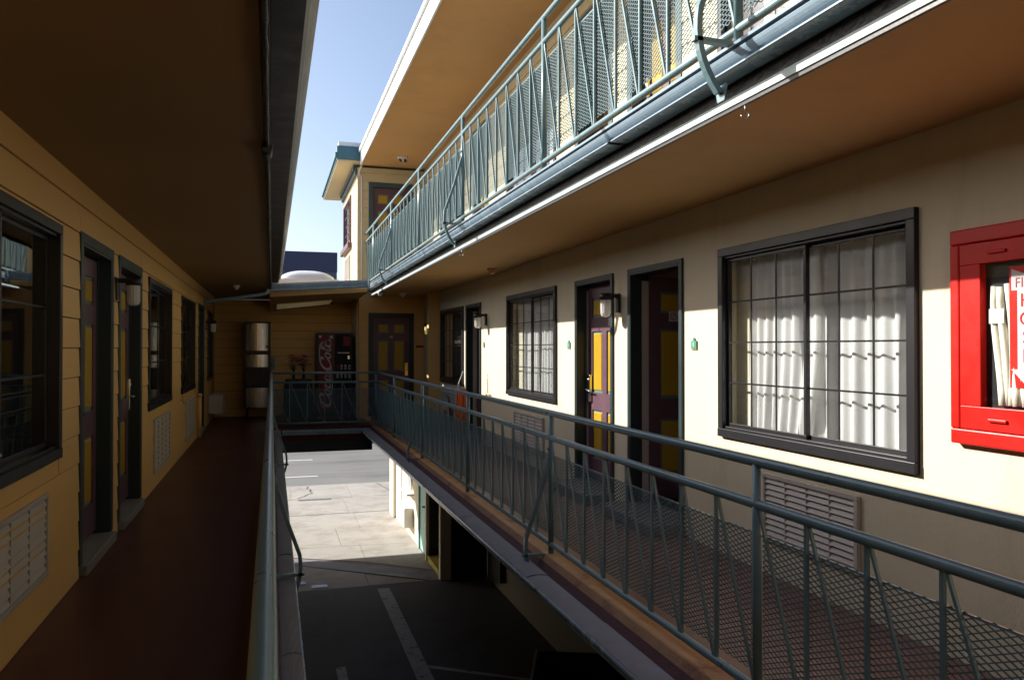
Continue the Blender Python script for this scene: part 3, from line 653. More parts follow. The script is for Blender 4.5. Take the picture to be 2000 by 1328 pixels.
def railing(label, X, z0, y0, y1, posts, braces, side=-1, Hh=1.07, nb=8, along='y', start_corner=False, gx=None, basez=-.09):
    """side: +1/-1 direction away from the deck (towards the void)"""
    T = (lambda x, y, z: (x, y, z)) if along == 'y' else (lambda x, y, z: (y, x, z))
    o = thing('railing', label, 'railing', T(X, (y0+y1)/2, z0))
    c = parent_loc(o)
    zt = z0+Hh; zm = zt-.187; zb = z0+.075
    MB(T).tube([(X, y0, zt), (X, y1, zt)], .0235, 14).build('top_rail', M['railtop'], o)
    MB(T).tube([(X, y0, zm), (X, y1, zm)], .0225, 14).build('middle_rail', M['rail'], o)
    MB(T).tube([(X, y0, zb), (X, y1, zb)], .0205, 12).build('bottom_rail', M['rail'], o)
    pm = None; vb = None; dbs = {}
    for y in posts:
        if pm is None:
            pm = MB().tube([(0, 0, z0-.03), (0, 0, zt-.01)], .0215, 12).build('post', M['rail'], o, base=None)
            # local coordinates: strip parent offset
            for v in pm.data.vertices: v.co += c; 
            for v in pm.data.vertices: pass
            pm.location = Vector(T(X, y, 0))-c
        else: inst(pm, 'post', o, Vector(T(X, y, 0))-c)
    rot = (0, 0, 0) if along == 'y' else (0, 0, -math.pi/2)
    br = None
    for y in braces:
        if br is None:
            s = side; br = MB()
            pts = [(0, 0, z0+.76), (s*.02, 0, z0+.70), (s*.10, 0, z0+.42), (s*.20, 0, z0+.14)]
            for k in range(1, 9):
                t = k/8*1.25; pts.append((s*(.20+.035*math.sin(t*1.2)-.13*(t/1.25)**2.2), 0, z0+.14-.36*(t/1.25)))
            br.strip([(0, 0, z0+.78)]+pts, .034, .026, (0, 1, 0)); br.bar((0, 0, z0+.0), (s*.232, 0, z0+.005), .034, .020, (0, 1, 0))
            e = pts[-1]; br.quad8([(e[0]-s*.012, -.028, e[2]-.04), (e[0]-s*.020, -.028, e[2]-.04), (e[0]-s*.020, .028, e[2]-.04), (e[0]-s*.012, .028, e[2]-.04), (e[0]-s*.012, -.045, e[2]+.03), (e[0]-s*.020, -.045, e[2]+.03), (e[0]-s*.020, .045, e[2]+.03), (e[0]-s*.012, .045, e[2]+.03)]); br.tube([(e[0]+s*.0, -.02, e[2]+.005), (e[0]+s*.0, .02, e[2]+.005)], .012, 8)
            br.tube([(s*.03, -.0, z0+.80), (-s*.01, 0, z0+.80)], .012, 8)
            br = br.build('brace', M['rail'], o, recalc=True)
            for v in br.data.vertices: v.co += c
            br.location = Vector(T(X, y, 0))-c; br.rotation_euler = rot
        else: inst(br, 'brace', o, Vector(T(X, y, 0))-c, rot)
    edges = [y0]+[p for p in posts if y0+.05 < p < y1-.05]+[y1]
    zlo, zhi = zb+.065, zm-.135
    first = {}
    for i in range(len(edges)-1):
        a, b_ = edges[i], edges[i+1]; n = max(1, round((b_-a)/.331)); st = (b_-a)/n
        for k in range(n):
            ya, yb = a+k*st, a+(k+1)*st
            if k > 0:
                if vb is None:
                    vb = MB().box(-.0075, .0075, -.0075, .0075, zb, zm).build('baluster', M['rail'], o)
                    for v in vb.data.vertices: v.co += c
                    vb.location = Vector(T(X, ya, 0))-c; vb.rotation_euler = rot
                else: inst(vb, 'baluster', o, Vector(T(X, ya, 0))-c, rot)
            key = round(st, 3)
            if key not in dbs:
                d = MB().bar((-.003, st-.014, zm), (-.003, .012, zb), .012, .013) if along == 'y' else MB().bar((-.003, .014, zm), (-.003, st-.012, zb), .012, .013)
                d = d.build('diagonal_baluster', M['rail'], o)
                for v in d.data.vertices: v.co += c
                d.location = Vector(T(X, ya, 0))-c; d.rotation_euler = rot
                dbs[key] = d
            else: inst(dbs[key], 'diagonal_baluster', o, Vector(T(X, ya, 0))-c, rot)
        me = mesh_panel(b_-a-.05, zlo, zhi)
        q = bpy.data.objects.new('mesh_panel', me); COL.objects.link(q); q.parent = o; q.location = Vector(T(X-side*.012, a+.025, zlo))-c; q.rotation_euler = rot
        if along != 'y': q.rotation_euler = (0, 0, -math.pi/2); q.location = Vector((a+.025, X+.012, zlo))-c
    MB(T).box(X-side*.018, X-side*.010, y0, y1, zhi-.004, zhi+.004).build('mesh_edge_bar', M['rail'], o)
    return o
PL = [-4.95, -2.3, .32, 2.97, 5.62, 8.27, 10.95, 13.6]
rt = railing('teal metal railing of the right walkway with diamond mesh, in the middle of the view', 2.04, DZ, YN, 16.03, PL, [.32, 5.62, 10.95], side=-1)
railing('teal metal railing of the left walkway, its top rail right beside the viewer', -.012, DZ, YN, 16.03, PL, [.32, 5.62, 10.95], side=1)
UP = [-4.9, -2.3, .35, 3.04, 5.66, 8.34, 11.0, 13.7, 16.2]
railing('sunlit teal railing of the upper floor walkway', 2.0, UZ, YN, 17.56, UP, [-2.3, 3.04, 8.34, 13.7], side=-1, Hh=1.187)
# far cross railing: mirrored frame along x
railing('short teal railing across the far gallery, before the drinks machine', 16.05, DZ, 0.0, 2.03, [.02, 2.03], [], side=1, along='x')

# ------------------------------------------------------------------ right wing, middle floor
rwl = thing('right_wing_wall', 'cream stucco wall of the right walkway, half lit by the sun', 'wall', (RX, 5, DZ))
rwin = [(3.35, 5.28), (8.90, 10.97), (13.71, 15.67), (-1.6, .5)]
rdoor = [(5.85, 6.90), (7.25, 8.28), (12.49, 13.52), (1.0, 2.05)]
RT = .755
holes = [(a+.03, b-.03, WZ0+.03, WZ1-.03) for a, b in rwin]+[(a+.037, b-.037, DZ, RT-.037) for a, b in rdoor]
def wr2(a, n, z): return wr(a, n, z)
wall_plate(rwl, wr2, YN, 17.6, DZ, CZ, holes, M['stucco'])
wl2 = ['large window beside the red hose cabinet', 'middle window of the right wall', 'far shaded window of the right wall', 'window outside the picture']
for (a, b), l in zip(rwin, wl2): window(rwl, wr, a, b, WZ0, WZ1, M['glass'], label=l)
for (a, b) in rdoor: door_set(rwl, wr, a, b, DZ+.10, RT, t=.042, m=M['trim'])
def wr_leaf(a1): return lambda u, n, z: (RX+.12-n, a1-u, z)
def wr_open(a1): return lambda u, n, z: (RX+.17+u, a1-n, z)
a, b = rdoor[1]; door_leaf(rwl, wr_leaf(b-.07), b-a-.14, DZ+.11, RT-.07, hs=0, notice=(.62*(b-a-.14), .235, .12, .08), label='closed door with sunlit golden panels')
a, b = rdoor[0]; door_leaf(rwl, wr_open(b-.09), .88, DZ+.11, RT-.07, hs=1, notice=(.21, .255, .25, .10), label='door standing open into the dark room', handle=None)
a, b = rdoor[2]; door_leaf(rwl, wr_open(b-.09), .88, DZ+.11, RT-.07, hs=1, label='brown door standing open', pm=M['brown'], ym=M['brown'])
a, b = rdoor[3]; door_leaf(rwl, wr_leaf(b-.07), b-a-.14, DZ+.11, RT-.07)
for k, (a, b) in enumerate(rdoor[:3]):
    tag(MB().box(RX-.32, RX+.2, a+.0, b-.0, DZ+.001, DZ+.095).build('doorstep', M['step'], base=(RX-.1, (a+b)/2, DZ), bevel=.01), ['grey doorstep under the open plum door', 'grey doorstep under the closed sunlit door', 'grey doorstep at the far open brown door'][k], 'doorstep', 'right doorsteps')
# hinge-side pale strips in the open doorways
for (a, b) in rdoor[:3]:
    MB(wr).box(b-.076, b-.069, -.17, -.10, DZ+.1, RT-.11).build('weather_strip', M['vent'], rwl)
MB().box(6.0, 6.1, YN, 17.6, DZ, CZ).build('room_wall', M['room'], rwl)
for y in (YN, 2.6, 7.05, 11.6, 13.6): MB().box(RX+.151, 6.0, y, y+.06, DZ, CZ).build('room_wall', M['room'], rwl)
# far corner: pilaster and end wall with the plum door
MB().box(3.07, 3.309, 15.78, 15.98, DZ, CZ).build('pilaster', M['siding'], rwl)
ew = thing('far_door_wall', 'shaded wall holding the plum door at the end of the right walkway', 'wall', (2.6, YE, DZ))
fd = (2.06, 3.08)
wall_plate(ew, wy(YE), 1.85, RX, DZ, CZ, [(fd[0]+.08, fd[1]-.08, DZ, .70)], M['siding'], th=.14)
door_set(ew, wy(YE), fd[0], fd[1], DZ+.05, .78, t=.085)
door_leaf(ew, lambda u, n, z: (fd[0]+.10+u, YE+.02-n, z), fd[1]-fd[0]-.20, DZ+.06, .68, hs=1, hm=M['brass'], num='43', pm=M['purple'])
MB().box(1.85, 1.86, YE+.141, 18.89, DZ, 1.14).build('return_wall', M['siding'], ew)
MB().box(2.0, 3.2, YE+.5, YE+.55, DZ, CZ).build('room_wall', M['room'], ew)
o = MB(wy(YE)).box(3.125, 3.305, .002, .006, -.0, .055); o = tag(o.build('red_sign', M['darkprint'], base=(3.2, YE, 0)), 'narrow dark red sign on the wall right of the far door', 'sign')
lamp(wr, 7.12, .44, 'bracket lamp between the open and closed doors of the right wall')
lamp(wr, 12.15, .45, 'bracket lamp beside the brown open door of the right wall')
lamp(wl, 7.24, .49, 'bracket lamp between the two nearest left doors')
lamp(wl, 16.6, .44, 'bracket lamp on the left wall near the far corner')
lamp(wr, 16.45, .42, 'lit bracket lamp glowing yellow by the far plum door', lit=True)
plaque(wr, 5.67, .035, '8', 'green room plaque between the open door and the large window')
plaque(wr, 8.49, .04, '6', 'green room plaque between the closed door and the middle window')
plaque(wr, 12.30, .055, '10', 'green room plaque by the brown open door')
plaque(wl, 5.72, .065, '7', 'green room plaque left of the nearest left door')
plaque(wl, 8.78, .06, '9', 'green room plaque right of the second left door')
vent(wr, 3.79, 4.72, -1.33, -.87, 'large louvred vent below the window beside the hose cabinet', rows=10)
vent(wr, 9.36, 10.60, -1.40, -.89, 'louvred vent below the middle right window', rows=10)
vent(wr, 14.1, 15.4, -1.42, -.86, 'louvred vent below the far right window', rows=10)
vent(wl, 3.8, 5.15, -1.32, -.84, 'nearest louvred vent on the left wall', rows=9)
vent(wl, 9.46, 10.85, -1.40, -.80, 'louvred vent under the second left window', rows=9)
vent(wl, 12.8, 14.2, -1.42, -.80, 'louvred vent under the third left window', rows=9)

# curtains
a, b = rwin[0]
G1 = 'white curtains of the right windows'
mid = (a+b)/2
curtain(wr, 4.26, 5.10, WZ0, WZ1, .135, 'white curtain half drawn in the far side of the large window', edge=lambda v: (4.34-.08*math.sin(min(1, v*1.5)*1.5)+.16*v*v, 5.10), group=G1, seed=1)
curtain(wr, 3.385, 4.62, WZ0, WZ1, .17, 'white curtain covering the near side of the large window', group=G1, seed=2, per=.125)
a, b = rwin[1]
curtain(wr, a+.03, b-.35, WZ0, WZ1, .135, 'white curtain drawn across the middle right window', group=G1, seed=3)
a, b = rwin[2]
curtain(wr, a, b, WZ0, WZ1, .22, 'dark drape in the far right window', M['drape'], group='dark drapes', seed=4)
MB(wr).box(5.08, 5.248, -.125, -.118, WZ0, WZ1).build('inner_wall', M['stucco'], rwl)
MB(wr).box(rwin[1][1]-.34, rwin[1][1]-.031, -.125, -.118, WZ0, WZ1).build('inner_wall', M['stucco'], rwl)

# fire hose cabinet
hc = thing('fire_hose_cabinet', 'red fire hose cabinet with a glazed door on the right wall', 'hose cabinet', (RX, 2.75, -.48))
c0, c1, h0, h1 = 2.28, 3.11, -.475, .585
MB(wr).box(c0, c1, .002, .047, h1-.075, h1).box(c0, c1, .002, .047, h0, h0+.075).box(c0, c0+.06, .002, .047, h0+.075, h1-.075).box(c1-.055, c1, .002, .047, h0+.075, h1-.075).build('cabinet_frame', M['red'], hc, bevel=.008)
d0, d1, e0, e1 = c0+.063, c1-.058, h0+.078, h1-.078; g0, g1, k0, k1 = 2.47, 2.935, -.285, .405
MB(wr).box(d0, d1, .004, .045, k1, e1).box(d0, d1, .004, .045, e0, k0).box(d0, g0, .004, .045, k0, k1).box(g1, d1, .004, .045, k0, k1).build('cabinet_door', M['red'], hc, bevel=.003)
MB(wr).box(g0, g1, .030, .034, k0, k1).build('pane', M['glass'], hc)
for zc_ in (.455, -.345):
    MB(wr).box(2.79, 2.89, .044, .056, zc_-.008, zc_+.008).build('latch', M['red'], hc, bevel=.004)
MB(wr).box(g0-.02, g1+.02, .0015, .0045, k0-.02, k1+.02).build('cabinet_interior', M['blackplas'], hc)
# cabinet cavity is shallow: folded hose hangs right behind the glass
hb = MB(wr); rnd = random.Random(2)
for k in range(11):
    aa = 2.50+k*.038; pts = []
    for i in range(9):
        t = i/8; pts.append((aa+.035*(1-t)**2*(5-k)*.25+.012*math.sin(t*5+k), .012+.006*math.sin(k*2+t*4), -.27+t*.60*(.93+.01*(k % 3))))
    hb.tube(pts, .013, 8, rs=[.024-.008*t/8 for t in range(9)])
tag(hb.build('fire_hose', M['hose'], base=(RX, 2.7, -.28)), 'folded off-white canvas hose hanging inside the red cabinet', 'fire hose')
MB(wr).box(2.815, 2.895, .0345, .0355, .115, .185).build('paper_tag', M['print'], hc)
def sgf(x, y, z): return wr(2.70-x, .0365+z, .03+y)      # sign plane, x to the right in the picture
b = MB(sgf); b.box(-.085, .085, -.215, .39-.0, 0, .001) if False else None
sg = MB(wr).box(2.615, 2.785, .0345, .0358, -.185, .375).build('hose_sign', M['red'], hc)
b = MB(lambda x, y, z: wr(2.70-x, .0362, z)); T0 = .365
b.face([(-.075, 0, T0), (0, 0, T0-.03), (.075, 0, T0), (.075, 0, T0-.10), (-.075, 0, T0-.10)])
b.face([(-.045, 0, T0-.101), (.045, 0, T0-.101), (.045, 0, -.10), (-.045, 0, -.10)])
b.face([(-.078, 0, -.099), (.078, 0, -.099), (0, 0, -.175)])
b.build('sign_arrow', M['print'], sg, recalc=False)
text('FIRE', .066, lambda x, y, z: wr(2.70-x*.95, .037+z, T0-.068+y), M['darkprint'], sg)
for ch, zz in zip('HOSE', (.215, .13, .045, -.04)): text(ch, .088, lambda x, y, z: wr(2.70-x, .037+z, zz+y), M['red'], sg)

# small wall objects, right walkway
o = thing('garden_spigot', 'brass garden spigot on the sunlit wall by the brown door', 'spigot', (RX, 11.95, -.78))
MB(wr).tube([(11.95, .002, -.75), (11.95, .07, -.75), (11.95, .09, -.79)], .012, 8).tube([(11.90, .06, -.71), (12.0, .06, -.71)], .008, 8).tube([(11.95, .06, -.75), (11.95, .06, -.71)], .007, 6).build('tap', M['brass'], o)
MB(wr).tube([(12.05, .01, -.72), (12.06, .012, -.42)], .006, 6).build('stem', M['brass'], o)
o = thing('broom', 'broom with a pale bent handle leaning in the brown doorway', 'broom', (3.1, 13.3, DZ))
MB().tube([(3.0, 13.1, DZ+.1), (3.10, 13.28, -.75), (3.12, 13.3, -.62)], .013, 8).build('handle', M['iron'], o)
MB().tube([(3.12, 13.3, -.62), (3.14, 13.05, -.40)], .011, 8).build('grip', M['white'], o)
MB().box(2.90, 3.10, 13.0, 13.12, DZ+.002, DZ+.12).build('bristles', M['brown'], o)
o = thing('vacuum_cleaner', 'dark round vacuum cleaner standing by the far vent', 'vacuum cleaner', (3.05, 13.7, DZ))
b = MB(); b.tube([(3.05, 13.72, DZ+.03), (3.05, 13.72, DZ+.1), (3.05, 13.72, DZ+.42), (3.05, 13.72, DZ+.5), (3.05, 13.72, DZ+.54)], .15, 20, rs=[.15, .17, .16, .12, .05]); b.build('drum', M['brown'], o)
b = MB(); b.tube([(3.05, 13.72, DZ+.54), (3.0, 13.66, DZ+.72), (2.98, 13.5, DZ+.70), (2.98, 13.42, DZ+.45), (3.0, 13.4, DZ+.12)], .022, 10); b.build('suction_hose', M['blackplas'], o)
MB().box(2.9, 3.15, 13.30, 13.44, DZ+.01, DZ+.09).build('floor_head', M['blackplas'], o, bevel=.01)
for i, (dx, dy) in enumerate(((.12, .1), (-.12, .1), (0, -.14))): MB().tube([(3.05+dx-.012, 13.72+dy, DZ+.03), (3.05+dx+.012, 13.72+dy, DZ+.03)], .028, 12).build('wheel', M['blackplas'], o)
rnd = random.Random(8); b = MB()
for k in range(46):
    x = 3.02+rnd.uniform(-.02, .16); y = 12.9+rnd.uniform(-.06, .10)
    b.tube([(x*.5+1.56, 12.93, -.70), (x, y, -.78), (x+rnd.uniform(-.02, .02), y+rnd.uniform(-.02, .02), -1.1), (x+rnd.uniform(-.04, .04), y+rnd.uniform(-.03, .03), -1.38+rnd.uniform(-.04, .06))], .008, 5)
tag(b.build('string_mop', M['orange'], base=(3.1, 12.9, -1.4)), 'bright orange string mop hanging head up in the brown doorway', 'mop')
tag(MB().tube([(3.13, 12.93, DZ), (3.10, 12.93, -.69)], .013, 8).build('mop_handle', M['tan'], base=(3.1, 12.93, DZ)), 'thin wooden pole holding up the orange mop', 'pole')

# ceiling fittings
def dome(name, label, x, y, z, r, two=False, m='white'):
    o = thing(name, label, 'ceiling fitting', (x, y, z))
    MB().tube([(x, y, z-.002), (x, y, z-.03)], r, 18).build('base_plate', M[m], o)
    MB().tube([(x, y, z-.03), (x, y, z-.06), (x, y, z-.085)], r*.7, 18, rs=[r*.75, r*.65, r*.25]).build('cover', M[m], o)
    if two:
        for d in (-.05, .05): MB().tube([(x+d, y-.02, z-.05), (x+d+.01, y-.07, z-.10)], .028, 12).build('lens', M['blackplas'], o)
    return o
dome('security_light', 'white twin-lens fitting under the upper roof soffit', 2.62, 16.4, 4.02, .11, True)
dome('smoke_detector', 'round detector under the right soffit above the brown door', 3.05, 10.9, CZ, .07, m='soffit')
dome('camera_dome', 'white camera dome under the soffit near the far plum door', 2.62, 16.3, CZ, .08)
dome('ceiling_lamp', 'small round fitting under the soffit just past the gutter corner', 2.15, 16.3, CZ, .06)
dome('ceiling_detector', 'small detector on the left soffit near the pipe', -.62, 15.2, CZ, .06)

# ------------------------------------------------------------------ upper floor of the right wing
uw = thing('upper_wing_wall', 'cream clapboard wall of the upper walkway behind the sunlit railing', 'wall', (RX, 5, UZ))
uwz0, uwz1 = UZ+.835, UZ+2.265
uwin = [(3.35, 5.28), (8.90, 10.97), (13.71, 15.67), (-1.6, .5)]; udoor = [(5.85, 6.90), (7.25, 8.28), (12.0, 13.03), (1.0, 2.05)]
UR = 4.02
holes = [(a+.03, b-.03, uwz0+.03, uwz1-.03) for a, b in uwin]+[(a+.08, b-.08, UZ, UZ+2.25) for a, b in udoor]
wall_plate(uw, wr2, YN, 17.6, UZ, UR, holes, M['siding_up'])
siding(uw, wr, YN, 17.59, UZ, UR, [(a, b, uwz0, uwz1) for a, b in uwin]+[(a, b, UZ, UZ+2.33) for a, b in udoor], M['siding_up'])
for (a, b) in uwin: window(uw, wr, a, b, uwz0, uwz1, M['glass'])
for k, (a, b) in enumerate(udoor):
    door_set(uw, wr, a, b, UZ+.02, UZ+2.33, t=.085, m=M['trimup'])
    if k == 1: door_leaf(uw, wr_open(b-.12), .82, UZ+.03, UZ+2.225, hs=1, label='upper door standing open', pm=M['brown'], ym=M['tan'])
    else: door_leaf(uw, wr_leaf(b-.105), b-a-.21, UZ+.03, UZ+2.225)
MB().box(6.0, 6.1, YN, 17.6, UZ, UR).build('room_wall', M['room'], uw)
for y in (YN, 2.6, 7.05, 11.6, 13.4): MB().box(RX+.151, 6.0, y, y+.06, UZ, UR).build('room_wall', M['room'], uw)
curtain(wr, 3.2, 5.2, uwz0, uwz1, .2, 'white curtain behind the nearest upper window', group='upper curtains', seed=11)
curtain(wr, 8.8, 9.75, uwz0, uwz1, .2, 'pale curtain in the near half of the middle upper window', group='upper curtains', seed=12)
curtain(wr, 13.7, 14.6, uwz0, uwz1, .2, 'pale curtain in the far upper window', group='upper curtains', seed=13)
eu = thing('upper_end_wall', 'clapboard wall with a plum door at the end of the upper walkway', 'wall', (2.6, YE, UZ))
ued = (2.06, 3.05)
wall_plate(eu, wy(YE), 1.81, RX, UZ, UR, [(ued[0]+.08, ued[1]-.08, UZ, 3.60)], M['siding_up'], th=.14)
siding(eu, wy(YE), 1.82, RX-.02, UZ, UR, [(ued[0], ued[1], UZ, 3.70)], M['siding_up'])
door_set(eu, wy(YE), ued[0], ued[1], UZ+.02, 3.70, t=.085, m=M['trimup'])
door_leaf(eu, lambda u, n, z: (ued[0]+.10+u, YE+.03-n, z), ued[1]-ued[0]-.20, UZ+.03, 3.59, hs=1)
# the front wing past the end wall
wf = lambda a, n, z: (1.81-n, a, z)
wg = thing('front_wing', 'pale front wing of the building with a plum-framed window and deep eave', 'building', (3, 19.4, DZ))
ww = (18.95, 20.85, 2.52, 3.66)
wall_plate(wg, wf, 17.741, 21.2, DZ-.28, 4.07, [(ww[0]+.03, ww[1]-.03, ww[2]+.03, ww[3]-.03)], M['siding_up'])
MB().box(1.811, 8, 21.05, 21.2, DZ-.28, 4.07).build('front_wall', M['siding_up'], wg)
MB().box(1.97, 6, 19.0, 19.1, UZ, 4.0).build('room_wall', M['room'], wg)
window(wg, wf, *ww, M['glass'], fm=M['purple'])
MB(wf).box(ww[0]-.08, ww[1]+.08, .001, .10, ww[2]-.14, ww[2]-.002).build('window_sill', M['purple'], wg, bevel=.015)
MB(wf).box(17.62, 21.2, .001, .05, 3.86, 4.06).box(17.62, 21.2, .05, .09, 3.97, 4.06).build('cornice', M['trimup'], wg, bevel=.01)
vent(wf, 19.2, 20.5, 1.62, 2.25, 'louvred vent below the plum-framed window of the front wing', rows=10)
MB().box(1.36, 8, 17.32, 22.1, 4.08, 4.10).build('eave_soffit', M['siding_up'], wg)
MB().box(1.34, 8, 17.30, 22.12, 4.101, 4.40).build('eave_fascia', M['blue'], wg, bevel=.01)
MB().box(1.38, 8, 17.34, 22.08, 4.401, 4.50).build('parapet_cap', M['whitefascia'], wg, bevel=.01)
MB().box(1.30, 1.339, 17.28, 22.14, 4.15, 4.25).build('eave_gutter', M['blue'], wg, bevel=.008)
ur = thing('upper_roof', 'flat upper roof with a broad white fascia over the upper walkway', 'roof', (4, 5, 4.02))
MB().box(1.87, 8, YN, 17.31, 4.02, 4.05).build('soffit', M['soffit'], ur)
MB().box(1.84, 1.869, YN, 17.29, 4.0, 4.31).build('fascia_board', M['whitefascia'], ur, bevel=.004)
MB().box(1.87, 8, YN, 17.31, 4.051, 4.29).build('roof_slab', M['roofing'], ur)
MB().box(1.80, 1.839, YN, 17.27, 4.27, 4.33).build('roof_edge', M['whitefascia'], ur, bevel=.006)
cdt = MB(); cdt.tube([(1.90, 17.27, 4.36), (1.90, 17.27, 4.05), (1.84, 17.45, 3.93), (1.84, 17.56, 3.86), (1.90, 17.575, 3.80), (1.90, 17.575, UZ+.05)], .014, 8)
tag(cdt.build('conduit', M['white'], base=(1.9, 17.5, 2.5)), 'thin pale conduit running down the corner of the upper end wall', 'pipe')

# ------------------------------------------------------------------ ground floor of the right wing
XG = 3.14
wq = lambda a, n, z: (XG-n, a, z)
gw = thing('ground_floor_wall', 'cream ground-floor wall with a mint door beside the driveway', 'wall', (XG, 18, ZG))
GH = DZ-.281
holes = [(18.1, 18.75, -3.35, -2.4), (16.32, 17.15, ZG, -2.3), (14.98, 16.1, ZG+.1, -2.3)]
wall_plate(gw, wq, 14.66, 21.1, ZG, GH, holes, M['stucco'])
MB(wq).box(20.45, 21.1, .001, .10, ZG, GH).build('corner_pilaster', M['stucco'], gw, bevel=.01)
MB(wq).box(19.65, 20.38, .001, .025, ZG, GH).build('white_door_panel', M['white'], gw, bevel=.006)
MB(wq).box(18.13, 18.72, -.05, .02, -3.32, -2.43).build('window_unit', M['grey'], gw)
MB(wq).box(17.93, 18.86, .001, .16, -3.42, -3.37).build('window_shelf', M['white'], gw, bevel=.006)
MB(wq).box(16.32, 17.15, -.06, -.01, ZG+.01, -2.3).build('door', M['mint'], gw)
MB(wq).box(17.15, 17.23, .001, .03, ZG, -2.2).build('door_frame', M['mint'], gw, bevel=.004)
MB(wq).tube([(16.52, -.01, -3.39), (16.52, .07, -3.39)], .022, 10).build('knob', M['iron'], gw)
MB(wq).box(16.1, 16.22, .001, .06, ZG, GH).box(14.66, 14.80, .001, .06, ZG, GH).build('post', M['stucco'], gw)
MB(wq).box(14.98, 16.1, -.7, .03, ZG+.002, ZG+.11).build('closet_step', M['yellowfloor'], gw)
MB(wq).box(14.9, 16.2, -.75, -.7, ZG, GH).box(16.088, 16.098, -.70, -.002, ZG+.111, -2.3).build('closet_back_shade_liner', M['blackplas'], gw)  # black back, plus a thin liner added to paint the reveal in shade
em = thing('meter_panel', 'electric meters and conduits inside the open yellow-floored closet', 'meter panel', (XG+.6, 15.5, -3.6))
MB(wq).box(15.2, 15.45, -.69, -.45, -3.5, -2.7).box(15.6, 15.9, -.69, -.5, -3.3, -2.5).build('meter_box', M['grey'], em, bevel=.01)
MB(wq).tube([(15.3, -.4, -3.4), (15.25, -.3, -3.8), (15.5, -.3, -4.2)], .02, 8).tube([(15.75, -.4, -3.3), (15.7, -.3, -3.7), (15.5, -.25, -4.1), (15.9, -.3, -4.25)], .015, 8).build('cable', M['white'], em)
o = thing('wall_heater_box', 'boxy white air conditioner low on the sunlit ground-floor wall', 'air conditioner', (XG, 18.4, -4.15))
MB(wq).box(17.95, 18.85, .002, .22, -4.16, -3.70).build('casing', M['white'], o, bevel=.02)
for k in range(8): MB(wq).box(18.0, 18.8, .2205, .228, -4.11+k*.05, -4.09+k*.05).build('grille_bar', M['white'], o)
gw2 = thing('carport_wall', 'dark beige recessed wall under the right walkway', 'wall', (4, 8, ZG))
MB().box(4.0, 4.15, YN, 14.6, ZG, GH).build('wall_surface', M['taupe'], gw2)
MB().box(3.9, 4.0, 13.4, 14.2, -4.2, GH).build('pipe_chase', M['blackplas'], gw2)
MB().box(XG+.151, 4.0, 14.66, 14.8, ZG, GH).build('return_wall', M['blackplas'], gw2)
MB().box(8, 8.1, YN, 21.2, ZG, 4.02).build('back_wall', M['stucco'], gw2)
gl = thing('left_carport_wall', 'unlit wall under the left walkway at the back of the carport', 'wall', (-5.5, 6, ZG))
MB().box(-5.5, -5.4, YN, 19.6, ZG, GH).build('wall_surface', M['stucco'], gl)
ce = thing('courtyard_end_wall', 'plain tan wall closing the courtyard behind the viewer', 'wall', (1, YN, ZG))
MB().box(-6, 8.1, YN-.2, YN-.001, ZG, 4.3).build('wall_surface', M['siding'], ce)
# black bin
bn = thing('dumpster', 'black open-topped steel bin with one pale worn edge below the right gutter', 'bin', (3.0, 7.0, ZG))
ca, sa = math.cos(math.radians(23)), math.sin(math.radians(23))
def bf(x, y, z): return (2.70+x*ca-y*sa*-1*-1, 7.85-x*0+(-y*ca)-x*sa*.0, z)
bf = lambda x, y, z: (2.70+x*ca-y*sa, 7.85-x*sa-y*ca, z)
b = MB(bf); zt = -3.2
for (x0, x1, y0, y1) in ((0, 1.1, 0, .03), (0, .03, .03, 1.6), (1.07, 1.1, .03, 1.6), (0, 1.1, 1.6, 1.63)): b.box(x0, x1, y0, y1, ZG+.12, zt)
b.box(.03, 1.07, .03, 1.6, ZG+.12, ZG+.15); b.build('body', M['bin'], bn)
MB(bf).box(-.024, -.002, 0, 1.63, zt-.09, zt+.012).build('worn_rim', M['vent'], bn)
for x, y in ((.1, .1), (1.0, .1), (.1, 1.5), (1.0, 1.5)): MB(bf).tube([(x-.02, y, ZG+.06), (x+.02, y, ZG+.06)], .06, 14).build('wheel', M['blackplas'], bn)

# ------------------------------------------------------------------ gallery objects
km = thing('drinks_machine', 'tall black and red cola vending machine under the skylight', 'vending machine', (1.37, 18.2, DZ))
x0, x1, yf, yb, zt = .955, 1.745, 17.92, 18.7, .345
MB().box(x0, x1, yf, yb, DZ+.04, zt).build('cabinet', M['blackplas'], km, bevel=.015)
kf = wy(yf)
MB(kf).box(x0+.045, x0+.36, .0015, .012, DZ+.16, zt-.055).build('logo_panel', M['cokered'], km, bevel=.003)
lp = bpy.data.objects['logo_panel']
def ribbon(b, pts, w_, g, wf_=None):
    # catmull-rom
    P = [pts[0]]+pts+[pts[-1]]; out = []
    for i in range(1, len(P)-2):
        for k in range(8):
            t = k/8; q = []
            for d in (0, 1):
                p0, p1, p2, p3 = P[i-1][d], P[i][d], P[i+1][d], P[i+2][d]
                q.append(.5*((2*p1)+(-p0+p2)*t+(2*p0-5*p1+4*p2-p3)*t*t+(-p0+3*p1-3*p2+p3)*t**3))
            out.append(q)
    out.append(list(pts[-1])); base = len(b.v); n = len(out)
    for i, p in enumerate(out):
        a = out[max(0, i-1)]; c = out[min(n-1, i+1)]; dx, dy = c[0]-a[0], c[1]-a[1]; L_ = math.hypot(dx, dy) or 1
        ang = math.atan2(dy, dx); ww_ = w_*(.55+.75*abs(math.sin(ang-.35)))*min(1, .35+min(i, n-1-i)/5)
        nx, ny = -dy/L_*ww_, dx/L_*ww_
        b.v += [b.m(*g(p[0]+nx, p[1]+ny)), b.m(*g(p[0]-nx, p[1]-ny))]
    for i in range(n-1): b.f.append((base+2*i, base+2*i+1, base+2*i+3, base+2*i+2))
